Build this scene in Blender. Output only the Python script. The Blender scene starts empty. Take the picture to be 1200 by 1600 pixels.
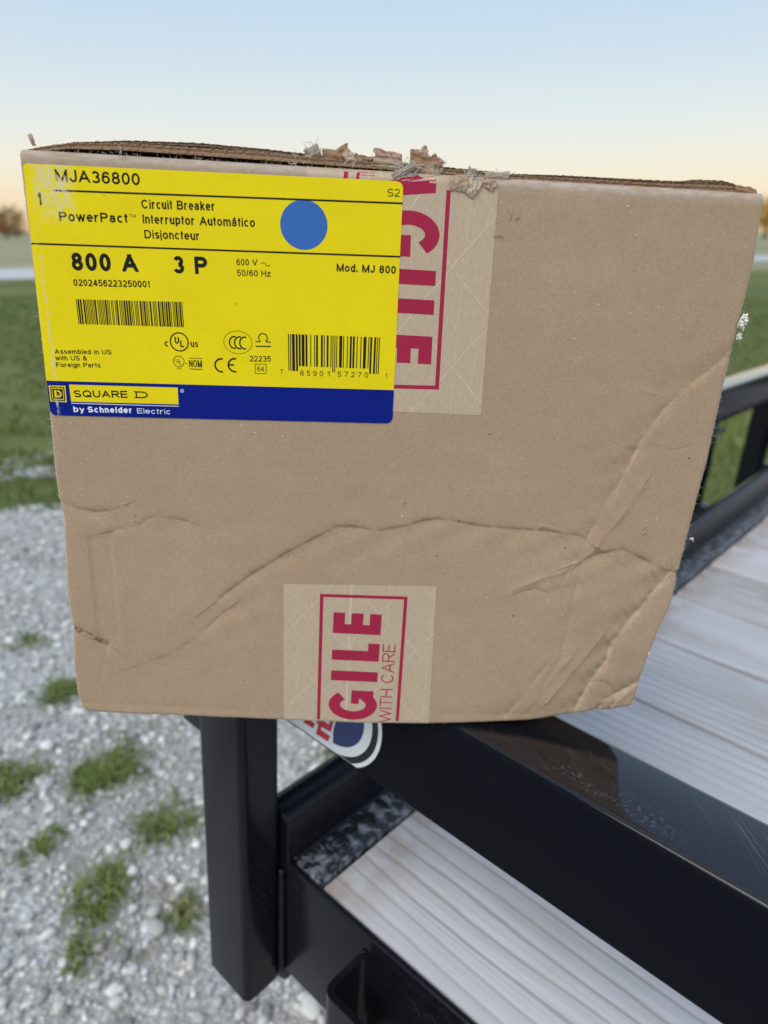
import bpy, bmesh, math, random
import numpy as np
from mathutils import Vector, Matrix, noise
random.seed(7); rng = np.random.default_rng(7)
scene = bpy.context.scene
COL = scene.collection
R = math.radians
CAM_H = 1.15

# ------------------------------------------------------------------ camera
cam = bpy.data.cameras.new('camera'); cam_o = bpy.data.objects.new('camera', cam); COL.objects.link(cam_o)
cam.sensor_fit = 'VERTICAL'; cam.sensor_height = 36; cam.lens = 36 * 1107 / 1600
cam.clip_start = 0.01; cam.clip_end = 5000
cam_o.location = (0, 0, CAM_H); cam_o.rotation_euler = (R(90 - 21.587), 0, 0)
cam.dof.use_dof = True; cam.dof.focus_distance = 0.325; cam.dof.aperture_fstop = 8.0
scene.camera = cam_o

# ------------------------------------------------------------------ sky and sun
SUN_EL, SUN_ROT = R(50), R(215)
world = bpy.data.worlds.new('World'); scene.world = world; world.use_nodes = True
wn = world.node_tree; wn.nodes.clear()
def WN(t, **k):
    n = wn.nodes.new(t)
    for a, b in k.items(): setattr(n, a, b)
    return n
wout = WN('ShaderNodeOutputWorld'); bg = WN('ShaderNodeBackground')
sky = WN('ShaderNodeTexSky', sky_type='NISHITA'); sky.sun_disc = False
sky.sun_elevation = SUN_EL; sky.sun_rotation = SUN_ROT
tc = WN('ShaderNodeTexCoord'); sep = WN('ShaderNodeSeparateXYZ')
wn.links.new(tc.outputs['Generated'], sep.inputs[0])
ramp = WN('ShaderNodeValToRGB')          # dusk sky by height above the horizon
els = ramp.color_ramp.elements
def lin(c): return tuple(((v/255)/12.92 if v/255 < .04045 else ((v/255+.055)/1.055)**2.4) for v in c)
stops = [(0.0, (251, 212, 160)), (.02, (253, 224, 180)), (.05, (253, 238, 208)), (.085, (248, 243, 226)), (.125, (234, 241, 238)),
         (.18, (218, 233, 241)), (.25, (200, 224, 245)), (.42, (184, 210, 240)), (.66, (162, 186, 222)), (.86, (166, 187, 220)), (1.0, (196, 203, 213))]
while len(els) > 1: els.remove(els[0])
els[0].position = stops[0][0]; els[0].color = (*lin(stops[0][1]), 1)
for p, c in stops[1:]:
    e = els.new(p); e.color = (*lin(c), 1)
wn.links.new(sep.outputs['Z'], ramp.inputs[0])
sk = WN('ShaderNodeMix', data_type='RGBA', blend_type='MULTIPLY'); sk.inputs[0].default_value = 1
wn.links.new(sky.outputs[0], sk.inputs[6]); sk.inputs[7].default_value = (.10, .10, .10, 1)
mx = WN('ShaderNodeMix', data_type='RGBA'); mx.inputs[0].default_value = .9
wn.links.new(sk.outputs[2], mx.inputs[6]); wn.links.new(ramp.outputs[0], mx.inputs[7])
# the bright half of the sky, where the sun went down, lies behind the camera
glow = WN('ShaderNodeMapRange'); glow.inputs[1].default_value = .15; glow.inputs[2].default_value = -.9
glow.inputs[3].default_value = 1.0; glow.inputs[4].default_value = 1.55
wn.links.new(sep.outputs['Y'], glow.inputs[0])
wn.links.new(glow.outputs[0], bg.inputs['Strength'])
wn.links.new(mx.outputs[2], bg.inputs['Color']); wn.links.new(bg.outputs[0], wout.inputs[0])
sun = bpy.data.lights.new('sun', 'SUN'); sun.energy = 1.85; sun.angle = R(34); sun.color = (1, .93, .84)
sun_o = bpy.data.objects.new('sun', sun); COL.objects.link(sun_o)
sd = Vector((math.sin(SUN_ROT)*math.cos(SUN_EL), math.cos(SUN_ROT)*math.cos(SUN_EL), math.sin(SUN_EL)))
sun_o.rotation_euler = (-sd).to_track_quat('-Z', 'Y').to_euler(); sun_o.location = (0, -3, 5)
vs = scene.view_settings; vs.view_transform = 'Standard'; vs.look = 'None'; vs.gamma = 1; vs.exposure = 0.0
vs.use_curve_mapping = False

# ------------------------------------------------------------------ helpers
def tag(o, label=None, cat=None, group=None, kind=None):
    for k, v in (('label', label), ('category', cat), ('group', group), ('kind', kind)):
        if v: o[k] = v
    return o
def mesh_obj(name, verts, faces, mat, parent=None, smooth=False, tint=None):
    me = bpy.data.meshes.new(name)
    verts = np.asarray(verts, dtype=np.float64)
    if isinstance(faces, np.ndarray):
        n, k = faces.shape
        me.vertices.add(len(verts)); me.vertices.foreach_set('co', verts.ravel())
        me.loops.add(n*k); me.loops.foreach_set('vertex_index', faces.ravel().astype(np.int32))
        me.polygons.add(n); me.polygons.foreach_set('loop_start', np.arange(0, n*k, k, dtype=np.int32))
        me.update(calc_edges=True); me.validate()
    else:
        me.from_pydata(verts.tolist(), [], faces); me.update()
    if smooth: me.polygons.foreach_set('use_smooth', np.ones(len(me.polygons), dtype=bool))
    if tint is not None:
        at = me.attributes.new('tint', 'FLOAT_COLOR', 'POINT')
        t = np.asarray(tint, dtype=np.float32)
        if t.shape[1] == 3: t = np.c_[t, np.ones(len(t), np.float32)]
        at.data.foreach_set('color', t.ravel())
    if mat: me.materials.append(mat)
    o = bpy.data.objects.new(name, me); COL.objects.link(o)
    if parent: o.parent = parent
    return o
def empty(name, M):
    o = bpy.data.objects.new(name, None); o.empty_display_size = .05; COL.objects.link(o); o.matrix_world = M; return o
class MB:
    def __init__(s): s.v = []; s.f = []
    def add(s, v, f):
        n = len(s.v); s.v += [tuple(p) for p in v]; s.f += [tuple(i+n for i in q) for q in f]; return s
    def build(s, name, mat, parent=None, smooth=False): return mesh_obj(name, s.v, s.f, mat, parent, smooth)

# ------------------------------------------------------------------ materials
class NT:
    def __init__(s, name):
        s.m = bpy.data.materials.new(name); s.m.use_nodes = True; s.t = s.m.node_tree
        s.b = s.t.nodes['Principled BSDF']
    def n(s, t, ins=None, **k):
        nd = s.t.nodes.new(t)
        for a, b in k.items(): setattr(nd, a, b)
        for a, b in (ins or {}).items():
            if hasattr(b, 'links'): s.t.links.new(b, nd.inputs[a])
            else: nd.inputs[a].default_value = b
        return nd
    def set(s, **k):
        for a, b in k.items():
            a = a.replace('_', ' ')
            if hasattr(b, 'links'): s.t.links.new(b, s.b.inputs[a])
            else: s.b.inputs[a].default_value = b
    def obj(s): return s.n('ShaderNodeTexCoord').outputs['Object']
    def noise(s, vec, scale, detail=4, rough=.55, dist=0): return s.n('ShaderNodeTexNoise', {'Vector': vec, 'Scale': scale, 'Detail': detail, 'Roughness': rough, 'Distortion': dist}).outputs[0]
    def rng(s, v, a, b, c=0., d=1.): return s.n('ShaderNodeMapRange', {0: v, 1: a, 2: b, 3: c, 4: d}).outputs[0]
    def mix(s, f, a, b, bt='MIX'):
        nd = s.n('ShaderNodeMix', data_type='RGBA', blend_type=bt)
        for i, v in ((0, f), (6, a), (7, b)):
            if hasattr(v, 'links'): s.t.links.new(v, nd.inputs[i])
            else: nd.inputs[i].default_value = (*v, 1) if isinstance(v, tuple) and len(v) == 3 else v
        return nd.outputs[2]
    def math(s, op, a, b=0., c=0.): return s.n('ShaderNodeMath', {0: a, 1: b, 2: c}, operation=op).outputs[0]
    def scale(s, vec, x, y, z): return s.n('ShaderNodeVectorMath', {0: vec, 1: (x, y, z)}, operation='MULTIPLY').outputs[0]
    def bump(s, h, strength, dist): s.set(Normal=s.n('ShaderNodeBump', {'Height': h, 'Strength': strength, 'Distance': dist}).outputs[0])
    def sepxyz(s, v): return s.n('ShaderNodeSeparateXYZ', {0: v}).outputs
def plain(name, col, rough=.6, spec=.3, metal=0.):
    k = NT(name); k.set(Base_Color=(*col, 1), Roughness=rough, Metallic=metal); k.b.inputs['Specular IOR Level'].default_value = spec
    return k.m

def mat_card(name, base, dark=1.0):
    k = NT(name); o = k.obj()
    big = k.noise(o, 9, 4)
    mid = k.noise(o, 90, 5, .6)
    fib = k.noise(k.scale(o, 1, 1, 2.2), 900, 5, .75, 1.2)
    fib2 = k.noise(k.scale(o, 2.3, 1, 1), 620, 4, .7, 2.5)
    a = tuple(c*dark for c in base)
    c = k.mix(k.rng(big, .3, .7), (a[0]*.93, a[1]*.91, a[2]*.88), (a[0]*1.06, a[1]*1.07, a[2]*1.10))
    c = k.mix(k.rng(k.noise(o, 34, 4, .6), .42, .66, 0, .4), c, (a[0]*.93, a[1]*.84, a[2]*.76))
    c = k.mix(k.rng(mid, .35, .65, 0, .5), c, tuple(v*.86 for v in a))
    c = k.mix(k.rng(fib, .50, .68, 0, .75), c, (a[0]*1.42, a[1]*1.45, a[2]*1.5))
    c = k.mix(k.rng(fib2, .32, .48, .75, 0), c, tuple(v*.60 for v in a))
    # specks: dark pits and pale fibres
    vd = k.n('ShaderNodeTexVoronoi', {'Vector': o, 'Scale': 95.}); ds = k.rng(vd.outputs['Distance'], .03, .065, 1, 0)
    rnd = k.sepxyz(vd.outputs['Color'])[0]
    c = k.mix(k.math('MULTIPLY', ds, k.rng(rnd, .72, .78, 0, .85)), c, (.07, .045, .03))
    vl = k.n('ShaderNodeTexVoronoi', {'Vector': k.scale(o, 1.0, 1, 1.7), 'Scale': 130.}); ls = k.rng(vl.outputs['Distance'], .04, .08, 1, 0)
    rnd2 = k.sepxyz(vl.outputs['Color'])[1]
    c = k.mix(k.math('MULTIPLY', ls, k.rng(rnd2, .8, .86, 0, .7)), c, (.62, .52, .42))
    x, y, z = k.sepxyz(o); X = k.math('ADD', x, .155)
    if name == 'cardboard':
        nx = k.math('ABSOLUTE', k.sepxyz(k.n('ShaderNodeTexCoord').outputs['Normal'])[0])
        c = k.mix(k.math('MULTIPLY', k.rng(nx, .35, .85), k.rng(k.noise(o, 240, 4, .7), .3, .6, .25, .8)), c, (.56, .49, .40))  # rim light along the side roundings, painted in together with pale worn fibres
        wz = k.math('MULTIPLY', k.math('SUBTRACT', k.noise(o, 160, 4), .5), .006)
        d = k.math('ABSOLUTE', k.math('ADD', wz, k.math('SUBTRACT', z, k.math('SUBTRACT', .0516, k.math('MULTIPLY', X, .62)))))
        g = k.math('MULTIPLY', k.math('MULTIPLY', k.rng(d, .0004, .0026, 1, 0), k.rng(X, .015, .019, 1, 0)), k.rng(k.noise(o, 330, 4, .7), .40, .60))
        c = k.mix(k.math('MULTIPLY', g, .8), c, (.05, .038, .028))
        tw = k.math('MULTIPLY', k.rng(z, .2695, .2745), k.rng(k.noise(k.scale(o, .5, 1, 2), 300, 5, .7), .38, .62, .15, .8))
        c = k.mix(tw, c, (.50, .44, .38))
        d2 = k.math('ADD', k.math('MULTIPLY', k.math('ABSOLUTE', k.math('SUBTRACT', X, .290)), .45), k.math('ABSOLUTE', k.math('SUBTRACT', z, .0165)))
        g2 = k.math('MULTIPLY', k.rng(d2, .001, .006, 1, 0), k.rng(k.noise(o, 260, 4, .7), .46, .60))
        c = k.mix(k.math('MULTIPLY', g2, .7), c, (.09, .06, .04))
    k.set(Base_Color=c, Roughness=.82); k.b.inputs['Specular IOR Level'].default_value = .12
    k.bump(k.math('ADD', k.math('MULTIPLY', fib, .5), k.math('MULTIPLY', k.noise(o, 260, 5, .6), .9)), .6, .00036)
    return k.m
CARD = (.402, .288, .186)
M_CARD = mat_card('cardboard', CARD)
M_EDGE = mat_card('cardboard_cut_edge', (.30, .19, .115))
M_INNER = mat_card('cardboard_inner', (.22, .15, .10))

def wear_mask(k, o):
    """scuffed whitish abrasion near the code on the upper left of the label (box coordinates, metres)"""
    x, y, z = k.sepxyz(o)
    X = k.math('ADD', x, .155)                                   # 0 at the box's left edge
    ex = k.math('ABSOLUTE', k.math('SUBTRACT', X, .0135)); ez = k.math('ABSOLUTE', k.math('SUBTRACT', z, .263))
    m = k.math('MULTIPLY', k.rng(ex, .0035, .010, 1, 0), k.rng(ez, .006, .016, 1, 0))
    n = k.noise(k.scale(o, 1.6, 1, .7), 420, 6, .75)
    m1 = k.math('MULTIPLY', m, k.rng(n, .45, .58, 0, 1))
    # cracked line running down the left border of the label
    wob = k.math('MULTIPLY', k.math('SUBTRACT', k.noise(o, 60, 3), .5), .005)
    d = k.math('ABSOLUTE', k.math('SUBTRACT', k.math('ADD', X, wob), .0052))
    m2 = k.math('MULTIPLY', k.rng(d, .0002, .0009, 1, 0), k.rng(k.noise(o, 330, 4, .7), .47, .56, 0, 1))
    m2 = k.math('MULTIPLY', m2, k.rng(z, .232, .250, 1, 0))
    return k.math('MULTIPLY', k.math('MAXIMUM', m1, m2), .85)
def mat_print(name, col, rough=.42, wear=True, spec=.08):
    k = NT(name); o = k.obj()
    n = k.noise(o, 40, 4)
    c = k.mix(k.rng(n, .3, .7), tuple(v*.96 for v in col), tuple(min(1, v*1.04) for v in col))
    c = k.mix(k.rng(k.noise(o, 1100, 4, .7), .35, .65, 0, .10), c, tuple(v*.7 for v in col))
    if name == 'label_yellow':
        vd = k.n('ShaderNodeTexVoronoi', {'Vector': o, 'Scale': 75.}); sp = k.math('MULTIPLY', k.rng(vd.outputs['Distance'], .02, .05, 1, 0), k.rng(k.sepxyz(vd.outputs['Color'])[0], .90, .93, 0, .6))
        c = k.mix(sp, c, (.16, .13, .02)); c = k.mix(k.rng(k.noise(k.scale(o, .5, 1, 1), 22, 4, .6), .55, .8, 0, .22), c, (.62, .47, .03))
    if wear: c = k.mix(wear_mask(k, o), c, (.60, .59, .46))
    k.set(Base_Color=c, Roughness=rough); k.b.inputs['Specular IOR Level'].default_value = spec
    k.bump(k.math('ADD', k.math('MULTIPLY', k.noise(k.scale(o, 1, 1, 2.2), 38, 4, .6), 5.), k.noise(o, 500, 4, .6)), .30, .00012)
    return k.m
M_YEL = mat_print('label_yellow', (.80, .63, .008))
M_INK = mat_print('label_black_ink', (.016, .016, .014), .4)
M_BLUE = mat_print('label_blue', (.004, .014, .19), .35)
M_DOT = mat_print('dot_blue', (.045, .14, .42), .5, False)
M_WHITE = mat_print('print_white', (.75, .77, .80), .45, False)
M_RED = mat_print('tape_red_ink', (.36, .022, .058), .38, False)
def mat_tape():
    k = NT('paper_tape'); o = k.obj(); k.b.inputs['Specular IOR Level'].default_value = .36; x, y, z = k.sepxyz(o)
    fib = k.noise(k.scale(o, 3, 1, .5), 600, 4, .7)
    c = k.mix(k.rng(fib, .35, .65), (.44, .33, .22), (.53, .41, .285))
    wob = k.math('MULTIPLY', k.math('SUBTRACT', k.noise(o, 55, 2), .5), .0022)
    def lines(v, period, w, off=0.):
        p = k.math('PINGPONG', k.math('ADD', k.math('ADD', v, wob), off), period)
        return k.rng(p, 0, w, 1, 0)
    g1 = lines(k.math('ADD', x, k.math('MULTIPLY', z, .95)), .0185, .00045, 3.002)
    g2 = lines(k.math('SUBTRACT', x, k.math('MULTIPLY', z, .78)), .0185, .00045, 3.009)
    xt = k.math('ADD', x, k.math('MULTIPLY', z, .0))
    g3 = lines(xt, .0115, .00035, 3.0045); g4 = lines(xt, .0305, .0007, 3.0)
    g = k.math('MAXIMUM', k.math('MAXIMUM', g1, g2), k.math('MAXIMUM', k.math('MULTIPLY', g3, .45), g4))
    brk = k.rng(k.noise(o, 120, 4, .7), .35, .6, .25, 1)
    g = k.math('MULTIPLY', g, brk)
    c = k.mix(k.math('MULTIPLY', g, .75), c, (.72, .60, .45))
    k.set(Base_Color=c, Roughness=k.rng(fib, .3, .7, .26, .42))
    wr = k.noise(k.scale(o, 3.2, 1, .7), 60, 4, .6, .6)
    k.bump(k.math('ADD', k.math('ADD', k.math('MULTIPLY', g, .8), k.math('MULTIPLY', wr, 2.2)), k.math('MULTIPLY', fib, .35)), .6, .00034)
    return k.m
M_TAPE = mat_tape()
M_SCRAP = mat_card('torn_kraft', (.46, .33, .23)); M_PINK = mat_card('torn_tape_pink', (.44, .27, .20)); M_PALE = mat_card('torn_pale_paper', (.42, .34, .26))
M_BROWN = mat_card('torn_brown_board', (.33, .205, .115))
M_FIBRE = plain('paper_fibre', (.52, .49, .45), .8, .1)
M_HAIR = plain('edge_fuzz', (.55, .47, .38), .85, .1)
M_FLECK = plain('white_fleck', (.80, .77, .68), .8, .2)

def mat_black(name='black_paint', rough=.22, dust=.5, base=(.006, .007, .010), scratch=True, coat=0., spec=.2):
    k = NT(name); o = k.obj(); k.b.inputs['Coat Roughness'].default_value = .09; k.b.inputs['Coat IOR'].default_value = 1.6
    n1 = k.noise(o, 14, 5); n2 = k.noise(o, 240, 5, .7)
    d = k.math('MULTIPLY', k.rng(n1, .42, .75), k.rng(n2, .5, .75))
    c = k.mix(k.math('MULTIPLY', d, dust*.3), base, (.12, .12, .118))
    r = k.math('ADD', rough, k.math('MULTIPLY', d, .22))
    if scratch:
        x, y, z = k.sepxyz(o)
        topm = k.rng(z, .8478, .8490)                            # wear is on the upper face, where things are dragged over it
        if coat: k.set(Specular_IOR_Level=k.rng(topm, 0, 1, .03, .4), Coat_Weight=k.math('MULTIPLY', topm, coat))
        def hairs(ang, f1, f2, lo):
            rot = k.n('ShaderNodeVectorRotate', {'Vector': o, 'Angle': R(ang)}, rotation_type='Z_AXIS').outputs[0]
            return k.rng(k.noise(k.scale(rot, f1, f2, 1), 1, 3, .55, .25), lo, lo+.035)
        s1 = k.math('MAXIMUM', k.math('MAXIMUM', hairs(44, 14, 620, .66), hairs(52, 9, 900, .67)), hairs(10, 40, 800, .70))
        s = k.math('MULTIPLY', s1, k.rng(k.noise(o, 18, 3), .40, .62))
        scuff = k.math('MULTIPLY', k.rng(k.math('ABSOLUTE', k.math('SUBTRACT', y, .013)), .002, .010, 1, 0), k.math('MULTIPLY', k.rng(k.noise(o, 420, 5, .75), .53, .66), k.rng(k.noise(o, 16, 3), .46, .6)))
        vd = k.n('ShaderNodeTexVoronoi', {'Vector': o, 'Scale': 60.})
        sp = k.math('MULTIPLY', k.rng(vd.outputs['Distance'], .02, .04, 1, 0), k.rng(k.sepxyz(vd.outputs['Color'])[0], .80, .84, 0, 1))
        m = k.math('MULTIPLY', topm, k.math('MAXIMUM', k.math('MULTIPLY', s, .35), k.math('MAXIMUM', k.math('MULTIPLY', scuff, .6), sp)))
        c = k.mix(k.math('MULTIPLY', m, .5), c, (.26, .27, .30))
        r = k.math('ADD', r, k.math('MULTIPLY', m, .3))
    k.set(Base_Color=c, Roughness=r); k.b.inputs['Specular IOR Level'].default_value = spec
    k.bump(k.noise(o, 30, 4), .06, .001)
    return k.m
M_BLK = mat_black(scratch=False)
M_RAIL = mat_black('black_rail_paint', .10, .10, coat=.62)
M_POST = mat_black('black_post_paint', .2, .8, (.007, .008, .011), False)
def mat_mottled():
    k = NT('mottled_black_paint'); o = k.obj()
    n = k.noise(o, 105, 6, .62, .5)
    c = k.mix(k.rng(n, .47, .64), (.014, .016, .020), (.22, .23, .26))
    k.set(Base_Color=c, Roughness=k.rng(n, .4, .65, .22, .6)); k.bump(n, .5, .001)
    return k.m
M_MOT = mat_mottled()
def mat_wood(seed):
    k = NT('weathered_board'); o = k.obj()
    v = k.n('ShaderNodeVectorMath', {0: o, 1: (seed*3.7, seed*1.3, 0)}, operation='ADD').outputs[0]
    warp = k.noise(k.scale(v, 1.0, 4, 1), 1.6, 2)
    vy = k.n('ShaderNodeVectorMath', {0: k.scale(v, .25, 1, 1), 1: k.n('ShaderNodeCombineXYZ', {0: 0., 1: k.math('MULTIPLY', warp, .05), 2: 0.}).outputs[0]}, operation='ADD').outputs[0]
    w = k.n('ShaderNodeTexWave', {'Vector': vy, 'Scale': 21., 'Distortion': 1.6, 'Detail': 3., 'Detail Scale': 1.5, 'Detail Roughness': .55}, wave_type='BANDS', bands_direction='Y').outputs['Fac']
    fine = k.noise(k.scale(v, 5, 300, 60), 1, 4, .6)
    blot = k.noise(k.scale(v, 2.5, 9, 4), 1.6, 4)
    vis = k.rng(k.noise(k.scale(v, 2, 12, 1), 1, 2), .36, .62, .12, 1)
    c = k.mix(k.math('MULTIPLY', k.rng(w, .0, .15, .9, 0), vis), (.59, .585, .585), (.31, .275, .255))
    c = k.mix(k.rng(fine, .36, .56, .4, 0), c, (.42, .405, .40))
    c = k.mix(k.rng(blot, .50, .70, 0, .8), c, (.42, .385, .35))
    c = k.mix(k.rng(k.noise(v, 6, 3), .35, .7, 0, .3), c, (.66, .66, .67))
    xe = k.sepxyz(o)[0]                                          # damp rusty stain where the ends touch the steel
    c = k.mix(k.math('MULTIPLY', k.rng(xe, .068, .115, 1, 0), k.rng(k.noise(o, 40, 4), .35, .65, .1, .8)), c, (.30, .215, .15))
    sx = k.math('ABSOLUTE', k.math('SUBTRACT', xe, .155)); sy = k.math('ABSOLUTE', k.math('SUBTRACT', k.sepxyz(o)[1], .800))
    st = k.math('MULTIPLY', k.math('MULTIPLY', k.rng(sx, .01, .07, 1, 0), k.rng(sy, .005, .028, 1, 0)), k.rng(k.noise(k.scale(o, 12, 45, 1), 1, 4), .38, .6))
    c = k.mix(st, c, (.33, .23, .14))
    tone = (1.0, .90, 1.02, .95)[seed]; c = k.mix(1.0, c, (tone, tone*.99, tone*.985), 'MULTIPLY')
    k.set(Base_Color=c, Roughness=.8); k.b.inputs['Specular IOR Level'].default_value = .2
    k.bump(k.math('ADD', w, fine), .35, .0012)
    return k.m
M_WOODS = [mat_wood(i) for i in range(4)]
def mat_tint(name, rough=.85, spec=.2, bumps=None, trans=0.):
    k = NT(name); a = k.n('ShaderNodeAttribute', attribute_name='tint').outputs['Color']
    o = k.obj()
    c = k.mix(.5, a, k.mix(k.rng(k.noise(o, 60, 4), .3, .7), (.85, .85, .85), (1, 1, 1)), 'MULTIPLY')
    k.set(Base_Color=c, Roughness=rough); k.b.inputs['Specular IOR Level'].default_value = spec
    if trans: k.b.inputs['Subsurface Weight'].default_value = 0
    if bumps: k.bump(k.noise(o, bumps, 4), .4, .002)
    return k.m
M_STONE = mat_tint('limestone', .9, .2, 160); M_GRASS = mat_tint('grass_blade', .7, .25); M_LEAF = mat_tint('leaf', .8, .15)
def mat_gravel_bed():
    k = NT('gravel_bed'); o = k.obj()
    v = k.n('ShaderNodeTexVoronoi', {'Vector': o, 'Scale': 85.}); v2 = k.n('ShaderNodeTexVoronoi', {'Vector': o, 'Scale': 130.})
    g = k.sepxyz(v.outputs['Color'])[0]
    c = k.mix(g, (.46, .455, .43), (.70, .70, .68))
    c = k.mix(k.rng(v.outputs['Distance'], .3, .62, 0, .6), c, (.26, .25, .22))
    c = k.mix(k.rng(k.noise(o, 2.6, 6, .65), .46, .66, 0, .75), c, (.19, .175, .11))
    k.set(Base_Color=c, Roughness=.92); k.b.inputs['Specular IOR Level'].default_value = .15
    k.bump(k.math('ADD', k.math('MULTIPLY', v.outputs['Distance'], -1), k.math('MULTIPLY', v2.outputs['Distance'], -.5)), .6, .006)
    return k.m
def mat_field():
    k = NT('grass_field'); o = k.obj()
    n = k.noise(o, .55, 6, .6); n2 = k.noise(o, 7, 5, .65); n3 = k.noise(o, 45, 4, .7)
    y = k.sepxyz(o)[1]
    near = k.mix(k.rng(n, .3, .7), (.13, .165, .04), (.26, .26, .085))
    near = k.mix(k.rng(n2, .35, .65, .45, 0), near, (.085, .10, .035))
    near = k.mix(k.rng(n3, .4, .7, .45, 0), near, (.05, .085, .03))
    far = k.mix(k.rng(k.noise(k.scale(o, .05, .25, 1), 1, 4), .35, .65), (.26, .26, .12), (.38, .36, .22))   # mown hay stubble past the road
    c = k.mix(k.rng(y, 22, 27), near, far)
    k.set(Base_Color=c, Roughness=.9); k.b.inputs['Specular IOR Level'].default_value = .15
    k.bump(k.math('ADD', n2, k.math('MULTIPLY', n3, .3)), .35, .03)
    return k.m
def mat_road():
    k = NT('pale_road'); o = k.obj()
    c = k.mix(k.rng(k.noise(k.scale(o, .3, 1.5, 1), 2, 5), .3, .7), (.46, .46, .46), (.60, .60, .59))
    k.set(Base_Color=c, Roughness=.9); k.bump(k.noise(o, 20, 4), .3, .01)
    return k.m
M_BARK = plain('bark', (.09, .07, .055), .9, .1)

# ------------------------------------------------------------------ ground
bmv = [(-1500, -600, 0), (1500, -600, 0), (1500, 2600, 0), (-1500, 2600, 0)]
tag(mesh_obj('grass_field', bmv, [(0, 1, 2, 3)], mat_field()), kind='structure')
def wob(x, s=1.0, seed=0.): return noise.noise(Vector((x*s, seed, 3.1)))
# gravel drive: a ragged-edged sheet round the trailer, its far edge where the grass begins
top = []
for i in range(181):
    x = -9 + i*.1
    yb = 2.86 + .08*(x+1.8) - 1.5*min(max(x-.1, 0), 1.1) + .30*wob(x, 1.1, 1) + .30*wob(x, 3.7, 2) + .06*wob(x, 11, 5)
    top.append((x, yb, .004))
tag(mesh_obj('gravel_drive', top + [(9, -9, .004), (-9, -9, .004)], [tuple(range(len(top)+2))[::-1]], mat_gravel_bed()), kind='structure')
# bare stony patches in the grass
pv = MB()
for (cx, cy, rx, ry) in ((-1.74, 3.46, .16, .09),):
    ring = [(cx+rx*(1+.5*wob(t*.9, 1, cx))*math.cos(t*.35), cy+ry*(1+.5*wob(t*.9, 1, cx+9))*math.sin(t*.35), .0045) for t in range(18)]
    pv.add(ring, [tuple(range(18))])
tag(pv.build('bare_ground', mat_gravel_bed()), kind='structure')
# pale road across the field
rd = []
x0, y0a, y0b, x1, y1a, y1b = -60, 13.5, 18.9, 60, 45.0, 58.0
L0 = [(-14.46*.885, 28.18*.885), (20.97*.885, 43.29*.885)]; L1 = [(-11.18*.885, 21.68*.885), (17.32*.885, 35.67*.885)]
def ext(p, q, t): return (p[0]+(q[0]-p[0])*t, p[1]+(q[1]-p[1])*t, .006)
road = [ext(*L1, -2.2), ext(*L1, 4), ext(*L0, 4), ext(*L0, -2.2)]
tag(mesh_obj('road', road, [(0, 1, 2, 3)], mat_road()), kind='structure')

# ---- gravel stones (real pebbles, one mesh of stuff)
def ico(sub):
    bm = bmesh.new(); bmesh.ops.create_icosphere(bm, subdivisions=sub, radius=1)
    v = np.array([q.co[:] for q in bm.verts]); f = np.array([[w.index for w in p.verts] for p in bm.faces]); bm.free(); return v, f
IV, IF = ico(2); IV1, IF1 = ico(1)
def stones(n, region, rmin, rmax, base):
    iv, if_ = base
    P = []; 
    while len(P) < n:
        x = rng.uniform(-2.7, 1.2); y = rng.uniform(.45, 4.3)
        if region(x, y): P.append((x, y))
    P = np.array(P); r = rmin + (rmax-rmin)*rng.random(n)**2.6
    sc = r[:, None]*np.c_[rng.uniform(.8, 1.3, n), rng.uniform(.65, 1.05, n), rng.uniform(.45, .8, n)]
    ang = rng.uniform(0, 6.283, n); ca, sa = np.cos(ang), np.sin(ang)
    lump = 1 + rng.normal(0, .13, (n, len(iv)))
    V = iv[None]*lump[..., None]*sc[:, None, :]
    X = V[..., 0]*ca[:, None]-V[..., 1]*sa[:, None]; Y = V[..., 0]*sa[:, None]+V[..., 1]*ca[:, None]
    V = np.stack([X+P[:, None, 0], Y+P[:, None, 1], V[..., 2]+(sc[:, 2]*rng.uniform(.2, .8, n))[:, None]+.004], -1)
    F = if_[None]+(np.arange(n)*len(iv))[:, None, None]
    b = rng.choice([.26, .42, .56, .68, .80], n, p=[.13, .25, .29, .23, .10])*rng.uniform(.85, 1.15, n)
    w = rng.uniform(-.05, .05, n)
    tint = np.c_[b*(1.02+w), b*(1+w*.3), b*(.93-w*.6)]
    return V.reshape(-1, 3), F.reshape(-1, 3), np.repeat(tint, len(iv), 0)
def edge_y(x): return 2.86 + .08*(x+1.8) - 1.5*min(max(x-.1, 0), 1.1) + .30*wob(x, 1.1, 1) + .30*wob(x, 3.7, 2)
def reg(x, y):
    if y > edge_y(x) + .05: return False
    return -.72*y-.35 < x < .35 + .1*y
def reg_sparse(x, y):
    return edge_y(x) < y < edge_y(x)+1.0 and -.72*y-.3 < x < -.2 and noise.noise(Vector((x*2.2, y*3, 4))) > .05
parts = [stones(7500, reg, .0050, .0130, (IV, IF)), stones(36000, reg, .0024, .0062, (IV1, IF1)), stones(900, reg_sparse, .005, .012, (IV1, IF1))]
vv, ff, tt, n0 = [], [], [], 0
for v, f, t in parts: vv.append(v); ff.append(f+n0); tt.append(t); n0 += len(v)
tag(mesh_obj('gravel', np.concatenate(vv), np.concatenate(ff), M_STONE, None, True, np.concatenate(tt)), kind='stuff')

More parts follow.
